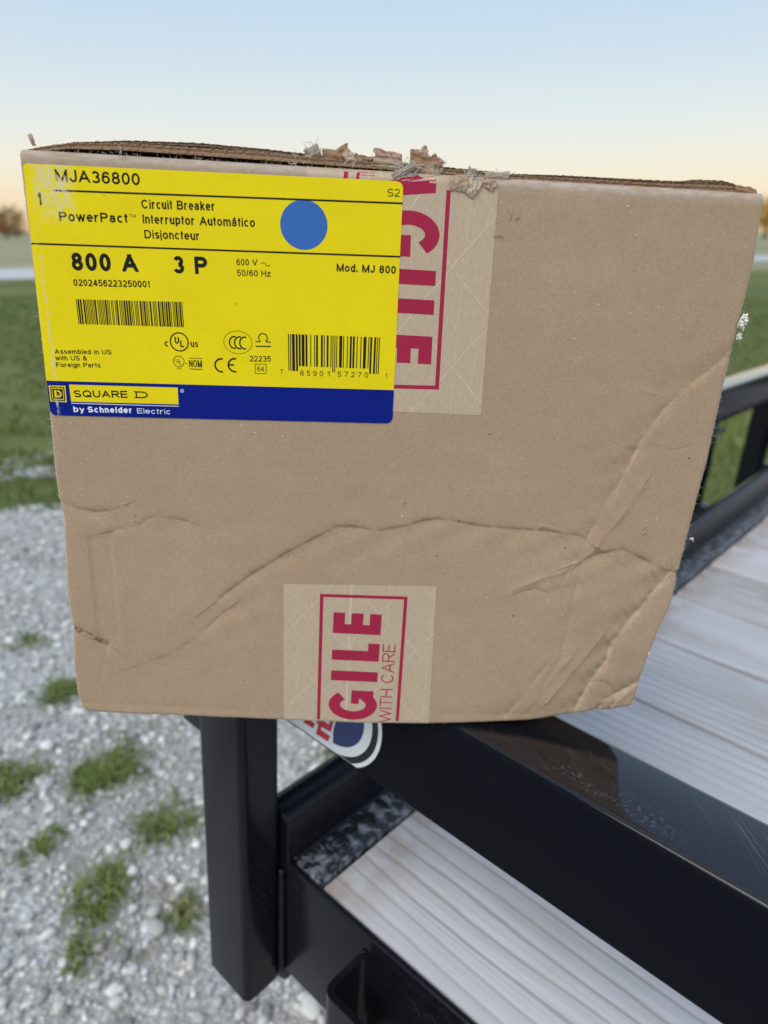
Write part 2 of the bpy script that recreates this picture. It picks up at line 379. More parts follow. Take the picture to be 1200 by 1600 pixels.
# ---- grass blades
def blades(P, h, w, lean, cols):
    n = len(P); ang = rng.uniform(0, 6.283, n); d = np.c_[np.cos(ang), np.sin(ang), np.zeros(n)]
    s = np.c_[-np.sin(ang), np.cos(ang), np.zeros(n)]*(w/2)[:, None]
    ln = lean*rng.uniform(.3, 1.3, n)
    up = np.array([0, 0, 1.])
    mid = P + up*(h*.6)[:, None] + d*(h*ln*.3)[:, None]; tip = P + up*(h*(1-.35*ln))[:, None] + d*(h*ln)[:, None]
    V = np.stack([P-s, P+s, mid+s*.75, mid-s*.75, tip], 1).reshape(-1, 3)
    i = np.arange(n)*5
    F = np.concatenate([np.stack([i, i+1, i+2], 1), np.stack([i, i+2, i+3], 1), np.stack([i+3, i+2, i+4], 1)])
    return V, F, np.repeat(cols, 5, 0)
def gcols(n, dry=.12):
    b = rng.uniform(.7, 1.25, n)[:, None]; c = np.array([.155, .205, .045])*b
    c = np.where(rng.random(n)[:, None] < dry, np.array([.28, .25, .13])*b, c); return c
pts = []
while len(pts) < 60000:
    k = 4000; y = 1.3 + 12.6*rng.random(k)**1.35; x = rng.uniform(-1, 1, k)*(y*.72+.6)
    for a, b in zip(x, y):
        de = b-edge_y(a)
        if de < 0 and (a > 0 or rng.random() > math.exp(de/.16)*.5 or noise.noise(Vector((a*3, b*4, 2))) < .0): continue
        if 0 < de < .5 and noise.noise(Vector((a*2.6, b*3.4, 6))) < -.12: continue
        c = noise.noise(Vector((a*1.3, b*1.9, 1.7))) + .5*noise.noise(Vector((a*4, b*5, 8)))
        if c < -.22 and b < 6.5: continue
        if rng.random() < .35 and b < edge_y(a)+.25: continue
        pts.append((a, b, .0))
P = np.array(pts[:60000]); n = len(P)
clump = np.array([.75+.7*noise.noise(Vector((p[0]*1.1, p[1]*1.4, 5))) for p in P])
V, F, T = blades(P, np.clip(rng.uniform(.035, .085, n)*np.clip(clump, .45, 1.4), .02, .13), rng.uniform(.004, .008, n)*(1+P[:, 1]*.08), .7, gcols(n)*np.clip(clump, .7, 1.25)[:, None])
tag(mesh_obj('grass', V, F, M_GRASS, None, False, T), kind='stuff')
# weed tufts growing through the gravel, each one a thing
def gpt(x, y):                                                   # a spot on the drive
    return x, y
TUFTS = [(-.625, 1.27, .085, 520, 'big bright green grass tuft in the gravel left of the corner post'),
         (-.850, 1.255, .060, 260, 'dark green grass tuft cut by the left border, beside the biggest tuft'),
         (-.526, .953, .050, 260, 'short dense grass tuft in the lower gravel, below the biggest tuft'),
         (-.864, 1.562, .055, 320, 'wide flat grass tuft beside the lower left corner of the box'),
         (-.682, 1.071, .034, 90, 'small low grass sprigs between the biggest and the lower dense tuft'),
         (-.440, 1.120, .070, 190, 'thin sparse grass tuft beside the black corner post'),
         (-.355, .925, .045, 70, 'yellowish sparse grass wisp close to the lower half of the corner post'),
         (-.505, .850, .035, 60, 'tiny dark sprig in the foreground gravel, lowest of the tufts'),
         (-1.06, 1.83, .055, 70, 'faint low sprigs in the far gravel left of the dented box side'),
         (-.106, 1.356, .04, 40, 'small dull sprig seen through the gap between post and top rail')]
for (x, y, r, nb, lab) in TUFTS:
    nsub = 9; sub = rng.normal(0, r*.44, (nsub, 2)); wgt = rng.random(nsub)**1.5; wgt /= wgt.sum()
    q = sub[rng.choice(nsub, nb, p=wgt)] + rng.normal(0, 1, (nb, 2))*r*rng.uniform(.10, .42, (nb, 1))
    Pn = np.c_[q, np.full(nb, .004)]
    hh = rng.uniform(.012, .036, nb)*(.7+r*3)*np.exp(-(np.linalg.norm(q, axis=1)/(r*1.5))**2*.6)
    V, F, T = blades(Pn, hh+.006, rng.uniform(.003, .006, nb), 1.7, gcols(nb, .5 if 'yellow' in lab or 'dull' in lab else .16))
    o = mesh_obj('grass_tuft', V, F, M_GRASS, None, False, T); o.location = (x, y, 0)
    tag(o, lab, 'grass tuft', 'grass tufts in the gravel')
# larger loose rocks
def rock(x, y, r, col, lab):
    v = IV.copy(); 
    for i in range(len(v)): v[i] *= 1+.45*noise.noise(Vector(v[i]*1.6+x*7))
    v = v*np.array([r, r*.8, r*.5]); v[:, 2] += r*.33
    o = mesh_obj('rock', v, IF, M_STONE, None, True, np.tile(np.array(col), (len(v), 1))); o.location = (x, y, .004); o.rotation_euler = (0, 0, x*9)
    tag(o, lab, 'rock', 'larger rocks in the gravel')
rock(-.402, .892, .019, (.46, .45, .40), 'pale flat rock beside the lower part of the corner post')
rock(-.117, .754, .020, (.70, .69, .64), 'whitish round rock below the trailer frame at the foot of the picture')
rock(-.804, 1.367, .020, (.78, .77, .74), 'bright white rock above the tuft at the left border')

# ------------------------------------------------------------------ far trees
def tree(x, y, h, w, cols, lab, seed, low=.12):
    rg = np.random.default_rng(seed)
    root = empty('tree', Matrix.Translation((x, y, 0)))
    tag(root, lab, 'tree', 'trees on the far field edge')
    tr = MB()
    def limb(p, q, r0, r1):
        p, q = Vector(p), Vector(q); d = (q-p).normalized(); a = d.orthogonal().normalized(); b = d.cross(a)
        v = [p+(a*math.cos(t)+b*math.sin(t))*r0 for t in [i*math.pi/3 for i in range(6)]] + [q+(a*math.cos(t)+b*math.sin(t))*r1 for t in [i*math.pi/3 for i in range(6)]]
        tr.add(v, [(i, (i+1) % 6, 6+(i+1) % 6, 6+i) for i in range(6)] + [tuple(range(6))[::-1], tuple(range(6, 12))])
    limb((0, 0, 0), (0, 0, h*.5), h*.035, h*.022)
    for i in range(6):
        a = i*1.05; limb((0, 0, h*(.2+.05*i)), (math.cos(a)*w*.3, math.sin(a)*w*.3, h*(.45+.06*i)), h*.018, h*.006)
    tr.build('trunk', M_BARK, root)
    n = 2600; cl = 26
    cc = rg.normal(0, 1, (cl, 3)); cc /= np.linalg.norm(cc, axis=1)[:, None]; cc *= rg.uniform(.35, 1, cl)[:, None]**.6
    c = cc*np.array([w*.42, w*.42, h*.36]) + np.array([0, 0, h*.58])
    c[:, 2] = np.maximum(c[:, 2], h*low)
    id_ = rg.integers(0, cl, n)
    p = c[id_] + rg.normal(0, 1, (n, 3))*np.array([w*.10, w*.10, h*.075]); p[:, 2] = np.maximum(p[:, 2], h*.04)
    s = h*.028
    A_ = rg.normal(0, 1, (n, 3)); A_ /= np.linalg.norm(A_, axis=1)[:, None]; B_ = np.cross(A_, rg.normal(0, 1, (n, 3))); B_ /= np.linalg.norm(B_, axis=1)[:, None]
    V = np.stack([p-A_*s, p+B_*s*.6, p+A_*s, p-B_*s*.6], 1).reshape(-1, 3); i = np.arange(n)*4
    F = np.stack([i, i+1, i+2, i+3], 1)
    cs = np.array(cols)[rg.integers(0, len(cols), cl)][id_]*rg.uniform(.75, 1.2, n)[:, None]
    mesh_obj('crown', V, F, M_LEAF, root, False, np.repeat(cs, 4, 0))
OL = [(.30, .20, .05), (.22, .16, .05), (.36, .21, .06)]
tree(-61.9, 125, 5.3, 6.6, OL, 'rounded olive and orange tree on the field edge left of the box', 1, .1)
tree(-59.6, 119, 3.0, 3.4, [(.42, .19, .09), (.34, .16, .08)], 'low reddish brown bush tree at the left border of the picture', 2, .05)
tree(62.6, 125, 6.6, 7.5, [(.55, .27, .03), (.48, .22, .03), (.62, .36, .06)], 'bright orange autumn tree at the right border beside the box', 3, .05)
tree(-63.2, 131, 1.9, 4.6, [(.09, .085, .06), (.12, .10, .06)], 'dark low shrubby tree touching the left box edge', 4, .03)

# ------------------------------------------------------------------ trailer
Uv = Vector((0.05421391, 0.00626871, 0.99850967)); Av = Vector((-0.74228454, 0.66911161, 0.03610149)); Bv = Vector((0.6678881, 0.74313549, -0.04092832))
A0, B0, U0 = .35, .276, -1.10
TR = Matrix((( -Av.x, Bv.x, Uv.x), (-Av.y, Bv.y, Uv.y), (-Av.z, Bv.z, Uv.z))).to_4x4()
TR.translation = Vector((0, 0, CAM_H)) + Av*A0 + Bv*B0 + Uv*U0
trailer = empty('utility_trailer', TR)
tag(trailer, 'black steel utility trailer with weathered grey plank deck under the cardboard box', 'trailer')
def L(a, b, u): return (-(a-A0), b-B0, u-U0)
def rrect(p0, p1, q0, q1, r, seg=5):
    pts = []
    for cx, cy, s in ((p1-r, q0+r, -90), (p1-r, q1-r, 0), (p0+r, q1-r, 90), (p0+r, q0+r, 180)):
        for i in range(seg+1):
            t = R(s+90*i/seg); pts.append((cx+r*math.cos(t), cy+r*math.sin(t)))
    return pts
def tube(name, axis, lo, hi, p, q, r, mat, parent=None, solid=True, inner=None):
    """rounded bar in trailer axes: axis 'a' (p=b,q=u), 'b' (p=a,q=u), 'u' (p=a,q=b)"""
    prof = rrect(p[0], p[1], q[0], q[1], r); n = len(prof)
    def at(t, pq): return {'a': L(t, pq[0], pq[1]), 'b': L(pq[0], t, pq[1]), 'u': L(pq[0], pq[1], t)}[axis]
    mb = MB()
    if inner is None:
        e = min(.0012, r*.5)
        cx, cy = sum(x for x, y in prof)/n, sum(y for x, y in prof)/n
        sh = [(x-(.0012 if x > cx else -.0012), y-(.0012 if y > cy else -.0012)) for x, y in prof]
        rings = [[at(lo, k) for k in sh], [at(lo+e, k) for k in prof], [at(hi-e, k) for k in prof], [at(hi, k) for k in sh]]
        v = [w for rg_ in rings for w in rg_]
        f = [(j*n+i, j*n+(i+1) % n, (j+1)*n+(i+1) % n, (j+1)*n+i) for j in range(3) for i in range(n)]
        f += [tuple(range(n))[::-1], tuple(range(3*n, 4*n))]
        mb.add(v, f)
    else:
        t = inner; pin = rrect(p[0]+t, p[1]-t, q[0]+t, q[1]-t, max(.001, r-t*.5))
        v = [at(lo, k) for k in prof]+[at(hi, k) for k in prof]+[at(lo, k) for k in pin]+[at(hi, k) for k in pin]
        f = []
        for i in range(n):
            j = (i+1) % n
            f += [(i, j, n+j, n+i), (2*n+j, 2*n+i, 3*n+i, 3*n+j), (n+i, n+j, 3*n+j, 3*n+i), (j, i, 2*n+i, 2*n+j)]
        mb.add(v, f)
    o = mb.build(name, mat, parent if parent else trailer, True)
    bm = bmesh.new(); bm.from_mesh(o.data); bmesh.ops.recalc_face_normals(bm, faces=bm.faces[:])
    for e_ in bm.edges:
        if len(e_.link_faces) == 2 and e_.calc_face_angle(0) > R(32): e_.smooth = False
    bm.to_mesh(o.data); bm.free()
    return o
B_END, A_END = 3.4, -1.55
rail_a = tube('top_rail', 'a', A_END, .486, (.2755, .3285), (-.3280, -.2505), .0050, M_RAIL)
rail_b = tube('top_rail', 'b', .3295, B_END, (.432, .486), (-.3255, -.2510), .0065, M_RAIL)
post = tube('corner_post', 'u', -.592, -.2530, (.3234, .3765), (.2395, .2750), .006, M_POST)
tube('latch_lug', 'a', .3770, .405, (.246, .262), (-.360, -.330), .007, M_POST, post)
# frame along the camera side: channel web with lips
frame = tube('frame_channel', 'a', A_END, .330, (.2760, .2815), (-.5820, -.4618), .0025, M_POST)
tube('channel_lip', 'a', A_END, .330, (.2820, .318), (-.5820, -.5760), .0025, M_POST, frame)
tube('weld_strip', 'u', -.580, -.466, (.3172, .3228), (.2705, .2756), .0024, M_POST, frame)
tube('deck_edge_angle', 'b', .2822, B_END, (.2850, .3157), (-.4700, -.4612), .003, M_MOT)
tube('side_upright', 'b', .2765, B_END, (.3165, .3480), (-.600, -.4140), .012, M_BLK)
def bead(p, q, r, parent, name='weld_bead'):
    p, q = Vector(L(*p)), Vector(L(*q)); n = max(6, int((q-p).length/.0035)); d = (q-p).normalized(); a = d.orthogonal().normalized(); b = d.cross(a); mb = MB()
    for i in range(n+1):
        rr = r*(.75+.35*(i % 2)+.15*math.sin(i*2.3)); c = p+(q-p)*(i/n)
        mb.v += [tuple(c+(a*math.cos(t)+b*math.sin(t))*rr) for t in [k*math.pi/4 for k in range(8)]]
    for i in range(n): mb.f += [(i*8+k, i*8+(k+1) % 8, (i+1)*8+(k+1) % 8, (i+1)*8+k) for k in range(8)]
    mb.f += [tuple(range(8))[::-1], tuple(range(n*8, n*8+8))]
    return mb.build(name, M_POST, parent, True)
bead((.3236, .2755, -.588), (.3236, .2755, -.470), .0030, post);
bead((.3166, .2830, -.4618), (.3166, 1.6, -.4618), .0026, frame)
bead((.2318, .2755, -.477), (.2318, .2755, -.575), .0026, frame)
# plank deck
bpos = [(.2822, .4030)] + [(.4075+.1474*i, .4075+.1474*i+.1400) for i in range(21)]
for i, (b0, b1) in enumerate(bpos):
    if b1 > B_END: break
    tube('deck_plank', 'a', A_END, .2838-rng.uniform(0, .002), (b0, b1), (-.5005, -.4635-rng.uniform(0, .0015)), .0035, M_WOODS[i % 4])
for a in (.20, -.35, -.9, -1.4): tube('cross_member', 'b', .33, B_END-.1, (a-.025, a+.025), (-.575, -.5025), .004, M_BLK)
# rail posts along the far side, standing outside the upright
for i, b in enumerate((1.515, 1.995, 2.50, 3.05)):
    p = tube('rail_post', 'u', -.585, -.3262, (.434, .484), (b, b+.055), .005, M_BLK)
    tube('post_bracket', 'a', .3485, .4335, (b+.005, b+.05), (-.57, -.50), .004, M_BLK, p)
    if i == 0: tube('post_cap_plate', 'b', b-.05, b+.075, (.425, .4335), (-.347, -.339), .003, M_POST, p)
# stake pocket
tube('stake_pocket', 'u', -.580, -.4740, (.120, .2315), (.2325, .2757), .009, M_POST, None, True, .0045)
# rear rail, posts and running gear that the photo does not show but the place has
tube('rail_post', 'u', -.4615, -.3270, (-1.5, -1.45), (.278, .326), .005, M_BLK)
def ring_part(name, r0, r1, w, a, b, u, mat, parent):
    mb = MB(); N = 40; prof = [(r0, -w/2), (r1*.93, -w/2), (r1, -w*.36), (r1, w*.36), (r1*.93, w/2), (r0, w/2)]
    v = []
    for i in range(N):
        t = 2*math.pi*i/N
        for rr, x in prof: v.append(L(a+x, b+rr*math.cos(t), u+rr*math.sin(t)))
    n = len(prof)
    f = [(i*n+j, i*n+(j+1) % n, ((i+1) % N)*n+(j+1) % n, ((i+1) % N)*n+j) for i in range(N) for j in range(n)]
    return mb.add(v, f).build(name, mat, parent, True)
M_TYRE = plain('rubber', (.02, .02, .02), .8); M_STEEL = plain('dull_steel', (.4, .4, .42), .4, .5, .8)
tube('axle', 'a', -1.25, .08, (2.1, 2.16), (-.83, -.77), .01, M_BLK)
for a, u in ((.14, -.79), (-1.30, -.745)):
    w = empty('wheel', Matrix.Identity(4)); w.parent = trailer
    ring_part('tyre', .17, .27, .18, a, 2.13, u, M_TYRE, w); ring_part('rim', .03, .169, .12, a, 2.13, u, M_STEEL, w)

# round sticker on the rail, its lower edge cut off at the rail's edge
def sticker():
    yb = .2755-.0003; cx, cu, H = .2715, -.2875, .0405
    low = -.3280+.0052
    def disc(r, off, mat, name, parent, clip=low, left=.075, x_cut=None):
        pts = []
        for i in range(33):
            t = R(90-180*i/32); pts.append((cx-r*math.cos(t), cu+r*math.sin(t)))
        pts = [(cx+left, cu+r)] + pts + [(cx+left, cu-r)]
        pts = [(a, min(max(u, clip), -.2575)) for a, u in pts]
        if x_cut: pts = [(min(a, x_cut), u) for a, u in pts]
        v = [L(a, yb-off, u) for a, u in pts] + [L(a, yb+.0002, u) for a, u in pts]; n = len(pts)
        return mesh_obj(name, v, [tuple(range(n))] + [(i, (i+1) % n, n+(i+1) % n, n+i) for i in range(n)], mat, parent)
    root = disc(.0430, .0000, M_STKW, 'sticker', trailer, clip=low-.0005)
    disc(.0400, .0002, M_STKK, 'sticker_ring', root)
    disc(.0352, .0004, M_STKW, 'sticker_ground', root, clip=low+.0002)
    disc(.0285, .0006, M_STKB, 'sticker_field', root, x_cut=.2700)
    # red slanted letter strokes with pale outline, and a piece of red at the right
    def poly(pts, off, mat, mb): mb.add([L(a, yb-off, u) for a, u in pts], [tuple(range(len(pts)))])
    m3 = MB()
    def para(a, u, w, h, sl, off, mb): poly([(a, u), (a-w, u), (a-w-sl, u+h), (a-sl, u+h)], off, None, mb)
    for (a, u, w, h) in ((.2860, -.3175, .0115, .024), (.2985, -.3150, .0095, .022)):
        m1, m2 = MB(), MB()
        para(a+.0018, u-.0018, w+.0036, h+.0036, .006, .0008, m1)
        for k in range(3): para(a, u+k*h*.36, w, h*.24, .0022, .0010, m2)
        para(a, u, .0032, h*.5, .003, .0012, m2); para(a-w+.0005, u+h*.4, .0032, h*.5, .003, .0012, m2)
        m1.build('letter_outline', M_STKW, root); m2.build('red_letter', M_STKR, root)
    m1, m2 = MB(), MB()
    poly([(.2445, -.276), (.2380, -.281), (.2375, -.272), (.243, -.266)], .0010, None, m2)
    poly([(.2500, -.2745), (.2395, -.2845), (.2385, -.280), (.248, -.2705)], .0009, None, m1)
    m1.build('letter_outline', M_STKW, root); m2.build('red_letter', M_STKR, root)
    for k, a in enumerate((.322, .316)):                        # small black numerals at the far left
        for t in range(12):
            t0, t1 = R(30*t), R(30*t+32)
            poly([(a+.0024*math.cos(t0), -.309+.0032*math.sin(t0)), (a+.0024*math.cos(t1), -.309+.0032*math.sin(t1)), (a+.0016*math.cos(t1), -.309+.0024*math.sin(t1)), (a+.0016*math.cos(t0), -.309+.0024*math.sin(t0))], .0008+.00002*t, None, m3)
    m3.build('small_numerals', M_STKK, root)
M_STKW = plain('sticker_white', (.74, .77, .78), .35, .4); M_STKK = plain('sticker_black', (.01, .01, .012), .35, .4)
M_STKB = plain('sticker_navy', (.018, .035, .13), .3, .4); M_STKR = plain('sticker_red', (.50, .03, .04), .35, .4)
sticker()

# ------------------------------------------------------------------ cardboard box
W, H, D = .310, .275, .20
ev = Vector((0.99852911, -0.00102588, -0.05420853)); nv = Vector((-6.84530654e-04, -9.99979825e-01, 6.31510442e-03))
bl = Vector((-0.16489991, 0.32159562, -0.24393967)) + Vector((0, 0, CAM_H)) + Uv*.0004
BM = Matrix(((ev.x, -nv.x, Uv.x), (ev.y, -nv.y, Uv.y), (ev.z, -nv.z, Uv.z))).to_4x4()
BM.translation = bl + ev*(W/2) - nv*(D/2)
box = empty('cardboard_box', BM)
tag(box, 'battered brown cardboard box with yellow label, standing on the black trailer rail', 'box')
def loc(s, t, out): return (s/1000-W/2, -D/2-out/1000, t/1000)
arr = lambda l: np.array(l, float)
SR = arr([(16.5, 301.0), (28.7, 302.4), (47, 303.3), (66.7, 305.8), (82, 309.3), (102, 309.3), (133, 310), (160, 311), (193, 310.6), (225, 310.9), (246, 311.6), (276.5, 309.6)])
SL = arr([(-1, -.8), (2, -1.6), (12, -2.7), (28, -2.8), (50, -1.2), (54, -.8), (70, -1.6), (99, .1), (113, .8), (122, -.3), (125, -.5), (140, -.4), (167, .2), (227, .4), (274, .3)])
TB = arr([(-3, 2.2), (0, -.6), (6, -2.3), (24, -2.8), (59, -2.3), (108, -2.1), (151, -1.9), (190, -.3), (218, 2.0), (246, 5.0), (267, 9.8), (282, 12.4), (293, 14.2), (301, 16.3), (312, 17)])
# polylines (mm on the face), depth, width on the left of the direction, width on the right
CR = [([(33, 30.2), (48.4, 36.6), (61.3, 46), (80.3, 65.4)], -.9, 2.2, 8),
      ([(77, 72.4), (92.8, 86.4), (104.5, 95), (116.3, 103.4), (128, 110.3), (134.8, 115.4), (144, 115.6), (155.8, 114.2), (167.3, 116.9), (178.5, 120.6), (185.3, 122), (195.8, 120.8), (207.7, 119.1), (225.2, 118.7), (237, 118.6), (248.6, 117.9), (254, 117.5), (261, 113.7)], -1.7, 2.2, 9),
      ([(259, 103.4), (264.5, 106.2), (277.6, 110.8), (281.4, 109.6), (294, 103.9), (301, 100.3), (310.7, 99)], -1.9, 2.2, 8),
      ([(308, 208), (302, 201), (293, 193), (284.8, 182), (276.7, 166), (273.5, 153)], -1.7, 3.5, 6),
      ([(273.5, 153), (268, 140), (262, 122), (256, 104)], -1.2, 3.5, 6),
      ([(282, 144), (275.4, 130.6), (270, 120.4), (263, 107.5), (258, 102)], 1.1, 2.0, 3.5),
      ([(259.4, 102), (258.5, 90), (257.7, 74), (256.6, 47), (248.5, 23)], -.9, 4, 2),
      ([(303, 95), (297.6, 86), (288.7, 69), (282.3, 57), (281.5, 45), (275, 31), (269.5, 12)], -3.2, 4, 5),
      ([(277.6, 63), (268, 45), (253, 17.6)], 1.2, 1.8, 3), ([(262, 47), (252, 30), (243, 13)], .8, 2, 3), ([(252, 45), (243, 28), (232, 8)], -.8, 2, 3),
      ([(301.2, 32), (293, 24.4), (285, 19.4), (282.5, 13)], -3.4, 1.6, 2.6), ([(299, 27), (293, 20), (290, 15)], 1.0, 1.2, 1.2),
      ([(275, 31), (281, 33), (286, 30)], -1.2, 1.5, 2),
      ([(226, 85.7), (240.4, 93.4), (248.5, 96.4), (259, 103.4)], 1.2, 3.0, 1.6), ([(230, 84), (238, 87), (243, 85), (250, 88)], -.8, 1.5, 2.5),
      ([(-1, 121.9), (4.3, 120.5), (9.9, 117.8), (16.6, 116.5), (25.5, 118), (29.7, 120.2)], -1.5, 2, 4.5),
      ([(6, 116), (10, 111), (16, 113), (22, 109)], .9, 1.5, 2.5),
      ([(25.5, 107.4), (38.7, 111.2), (45, 116), (53.7, 115.5), (62, 114)], -1.0, 2.2, 6),
      ([(-.4, 52), (5, 49.5), (11, 46), (17, 41.6)], -2.0, 1.2, 3.2), ([(14.7, 34), (12.6, 21.4)], -.7, 1.5, 2),
      ([(17, 41.6), (15.5, 36), (14.7, 34)], -.9, 1.5, 2), ([(260, 172), (264, 166), (270, 163), (276, 163)], -.5, 1, 2), ([(272, 192), (279, 190)], .6, 1, 1.5), ([(0, 4.5), (100, 3.5), (250, 10)], -.5, 4, 3),
      ([(200, 160), (202, 140), (200, 125)], -.35, 2, 4), ([(234, 117), (236, 122), (248, 119)], .6, 1.5, 1.5), ([(283, 165), (292, 163), (300, 166)], -.35, 1.2, 2)]
CR = [(arr(p), h*.66, a*.55, b*1.25) for p, h, a, b in CR]
def sstep(x, a, b): t = np.clip((x-a)/(b-a), 0, 1); return t*t*(3-2*t)
NX = rng.normal(size=(40, 4)); 
def lowfreq(s, t):
    z = np.zeros_like(s)
    for i, (a, b, c, d) in enumerate(NX):
        k = .05+.16*((i+1)/40); z = z + np.sin(k*(a*s+b*t)+c*9)*(.05+.10/(1+i*.3))
    return z*.35
def out_fn(s, t):
    """height in mm of the dented front face over its flat plane"""
    s = np.asarray(s, float); t = np.asarray(t, float); z = np.zeros_like(s)
    brk = .85+.30*np.sin(.31*s+.17*t+1)+.22*np.sin(-.23*s+.41*t)+.15*np.sin(.9*s+.7*t)
    for P_, h, wl, wr in CR:
        bd = np.full(s.shape, 1e9); side = np.zeros(s.shape)
        for (x0, y0), (x1, y1) in zip(P_[:-1], P_[1:]):
            dx, dy = x1-x0, y1-y0; q = np.clip(((s-x0)*dx+(t-y0)*dy)/(dx*dx+dy*dy), 0, 1)
            ex, ey = s-(x0+q*dx), t-(y0+q*dy); d = np.hypot(ex, ey); m = d < bd
            bd = np.where(m, d, bd); side = np.where(m, dx*(t-y0)-dy*(s-x0), side)
        w = np.where(side > 0, wl, wr)
        z = z + h*brk*np.exp(-np.sqrt((bd/w)**2+.008))*1.1
        if h < -.5: z = z + .17*h*brk*np.exp(-bd/.85)
    quiet = 1-(1-sstep(s, 200, 215))*(1-sstep(-t, -150, -135))*1.0
    tape2 = (1-sstep(np.abs(s-149), 40, 52))*(1-sstep(t, 84, 98))
    z = z*(1-(1-quiet)*.97)*(1-.97*tape2) 
    z = z + lowfreq(s, t)*quiet*(1-.7*tape2)
    z = z - .7*sstep(s, 11, 14)*(1-sstep(s, 22.5, 25))*sstep(t, 38, 50)*(1-sstep(t, 100, 110))
    z = z - 2.2*np.exp(-((s-300)/26)**2-((t-22)/26)**2)
    z = z + .9*np.exp(-((s-262)/20)**2-((t-80)/24)**2) + .8*np.exp(-((s-5)/9)**2-((t-78)/24)**2)
    rr = 2.6
    def rnd(d, r): d = np.clip(d, 0, r); return r-np.sqrt(np.maximum(r*r-(r-d)**2, 0))
    sl = np.interp(t, SL[:, 0], SL[:, 1]); sr = np.interp(t, SR[:, 0], SR[:, 1]); tb = np.interp(s, TB[:, 0], TB[:, 1])
    z = z - rnd(s-sl, 2.2) - rnd(sr-s, 2.0) - rnd(t-tb, 2.6) - rnd(275.6-t, 3.6)
    return z
def face_grid(ns, nt):
    u = np.linspace(0, 1, ns); v = np.linspace(0, 1, nt)
    def dens(u): return u+.018*np.sin(2*np.pi*u)*-1*0
    # extra rows close to the rounded borders
    e = np.array([0, .0004, .0012, .0025, .004, .006]); u = np.r_[e, np.linspace(.009, .991, ns), 1-e[::-1]]; v = np.r_[e, np.linspace(.009, .991, nt), 1-e[::-1]]
    UU, VV = np.meshgrid(u, v)
    s, t = UU*W*1000, VV*275.6
    for _ in range(4):
        sl = np.interp(t, SL[:, 0], SL[:, 1]); sr = np.interp(t, SR[:, 0], SR[:, 1]); s = sl+(sr-sl)*UU
        tb = np.interp(s, TB[:, 0], TB[:, 1]); t = tb+(275.6-tb)*VV
    jit = np.array([[noise.noise(Vector((a*.6, b*.6, 2))) for a in range(1)] for b in range(1)])
    return s, t
GS, GT = face_grid(600, 530)
edgej = np.exp(-np.minimum(GS-np.interp(GT, SL[:, 0], SL[:, 1]), np.interp(GT, SR[:, 0], SR[:, 1])-GS)/1.5)
ej = np.array([[.35*noise.noise(Vector((0, t*.45, 1))) + .2*noise.noise(Vector((0, t*1.7, 4))) for t in GT[:, 0]]]).T
GO = out_fn(GS, GT)
GSj = GS + edgej*ej*.8
def grid_mesh(S_, T_, O_, name, mat, parent, smooth=True):
    nt, ns = S_.shape
    V = np.stack([S_/1000-W/2, -D/2-O_/1000, T_/1000], -1).reshape(-1, 3)
    i = np.arange((nt-1)*ns).reshape(nt-1, ns)[:, :-1].ravel()
    return mesh_obj(name, V, np.stack([i, i+1, i+ns+1, i+ns], 1), mat, parent, smooth)
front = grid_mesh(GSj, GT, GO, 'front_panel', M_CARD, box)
# side, bottom and back panels follow the front's outline
ring = [(GSj[-1-j, 0], GT[-1-j, 0], GO[-1-j, 0]) for j in range(0, GT.shape[0], 7)] + [(GSj[0, i], GT[0, i], GO[0, i]) for i in range(0, GT.shape[1], 7)] + [(GSj[j, -1], GT[j, -1], GO[j, -1]) for j in range(0, GT.shape[0], 7)]
mb = MB(); n = len(ring)
def back_pt(s, t, y): return (min(max(s, 0), 310)/1000-W/2, y, max(t, .4)/1000)
for lvl, y in enumerate((None, -D/2+.012, -D/2+.04, D/2)):
    for (s, t, o) in ring:
        if y is None: mb.v.append(loc(s, t, o))
        else:
            k = min(1, (y+D/2)/.04); mb.v.append((( s*(1-k)+min(max(s, 0), 310)*k)/1000-W/2, y, (t*(1-k)+max(t, .5)*k if t < 20 else t)/1000))
for l in range(3):
    for i in range(n-1): mb.f.append((l*n+i, l*n+i+1, (l+1)*n+i+1, (l+1)*n+i))
mb.f.append(tuple(range(3*n, 4*n)))
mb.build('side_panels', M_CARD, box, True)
# top flaps: two layers with ragged cut front edges
def flap(name, prof, yfront, ragged, mat, seed, back=.19):
    rgl = np.random.default_rng(seed)
    xs = np.arange(prof[0][0], prof[-1][0]+.01, .8); n = len(xs)
    zb = np.interp(xs, [p[0] for p in prof], [p[1] for p in prof]); zt = np.interp(xs, [p[0] for p in prof], [p[2] for p in prof])
    rz = np.array([noise.noise(Vector((x*.55, seed, 0)))*.5+noise.noise(Vector((x*1.6, seed, 5)))*.35 for x in xs])*ragged
    mb = MB()
    for i, x in enumerate(xs):
        jy = [noise.noise(Vector((x*.7, seed+k*3, 7)))*1.1*ragged + rgl.normal(0, .12) for k in range(5)]
        zz = [zb[i]+rz[i]*.3, zb[i]*.75+zt[i]*.25, (zb[i]+zt[i])/2, zb[i]*.2+zt[i]*.8, zt[i]+rz[i]]
        for k in range(5): mb.v.append(loc(x, zz[k], -yfront+jy[k]*(1 if k not in (2,) else .4)-(0.5 if k in (2,) else 0)))
        mb.v.append((x/1000-W/2, -D/2+yfront/1000+.012, (zt[i]+rz[i]*.2)/1000)); mb.v.append((x/1000-W/2, back-D/2, (276+ .25*(zt[i]-276))/1000)); mb.v.append((x/1000-W/2, back-D/2, (275.4+.1*(zb[i]-275))/1000))
    for i in range(n-1):
        for k in range(8): mb.f.append((i*8+k, i*8+(k+1) % 8, (i+1)*8+(k+1) % 8, (i+1)*8+k))
    mb.f += [tuple(range(8)), tuple(range((n-1)*8, n*8))[::-1]]
    return mb.build(name, mat, box)
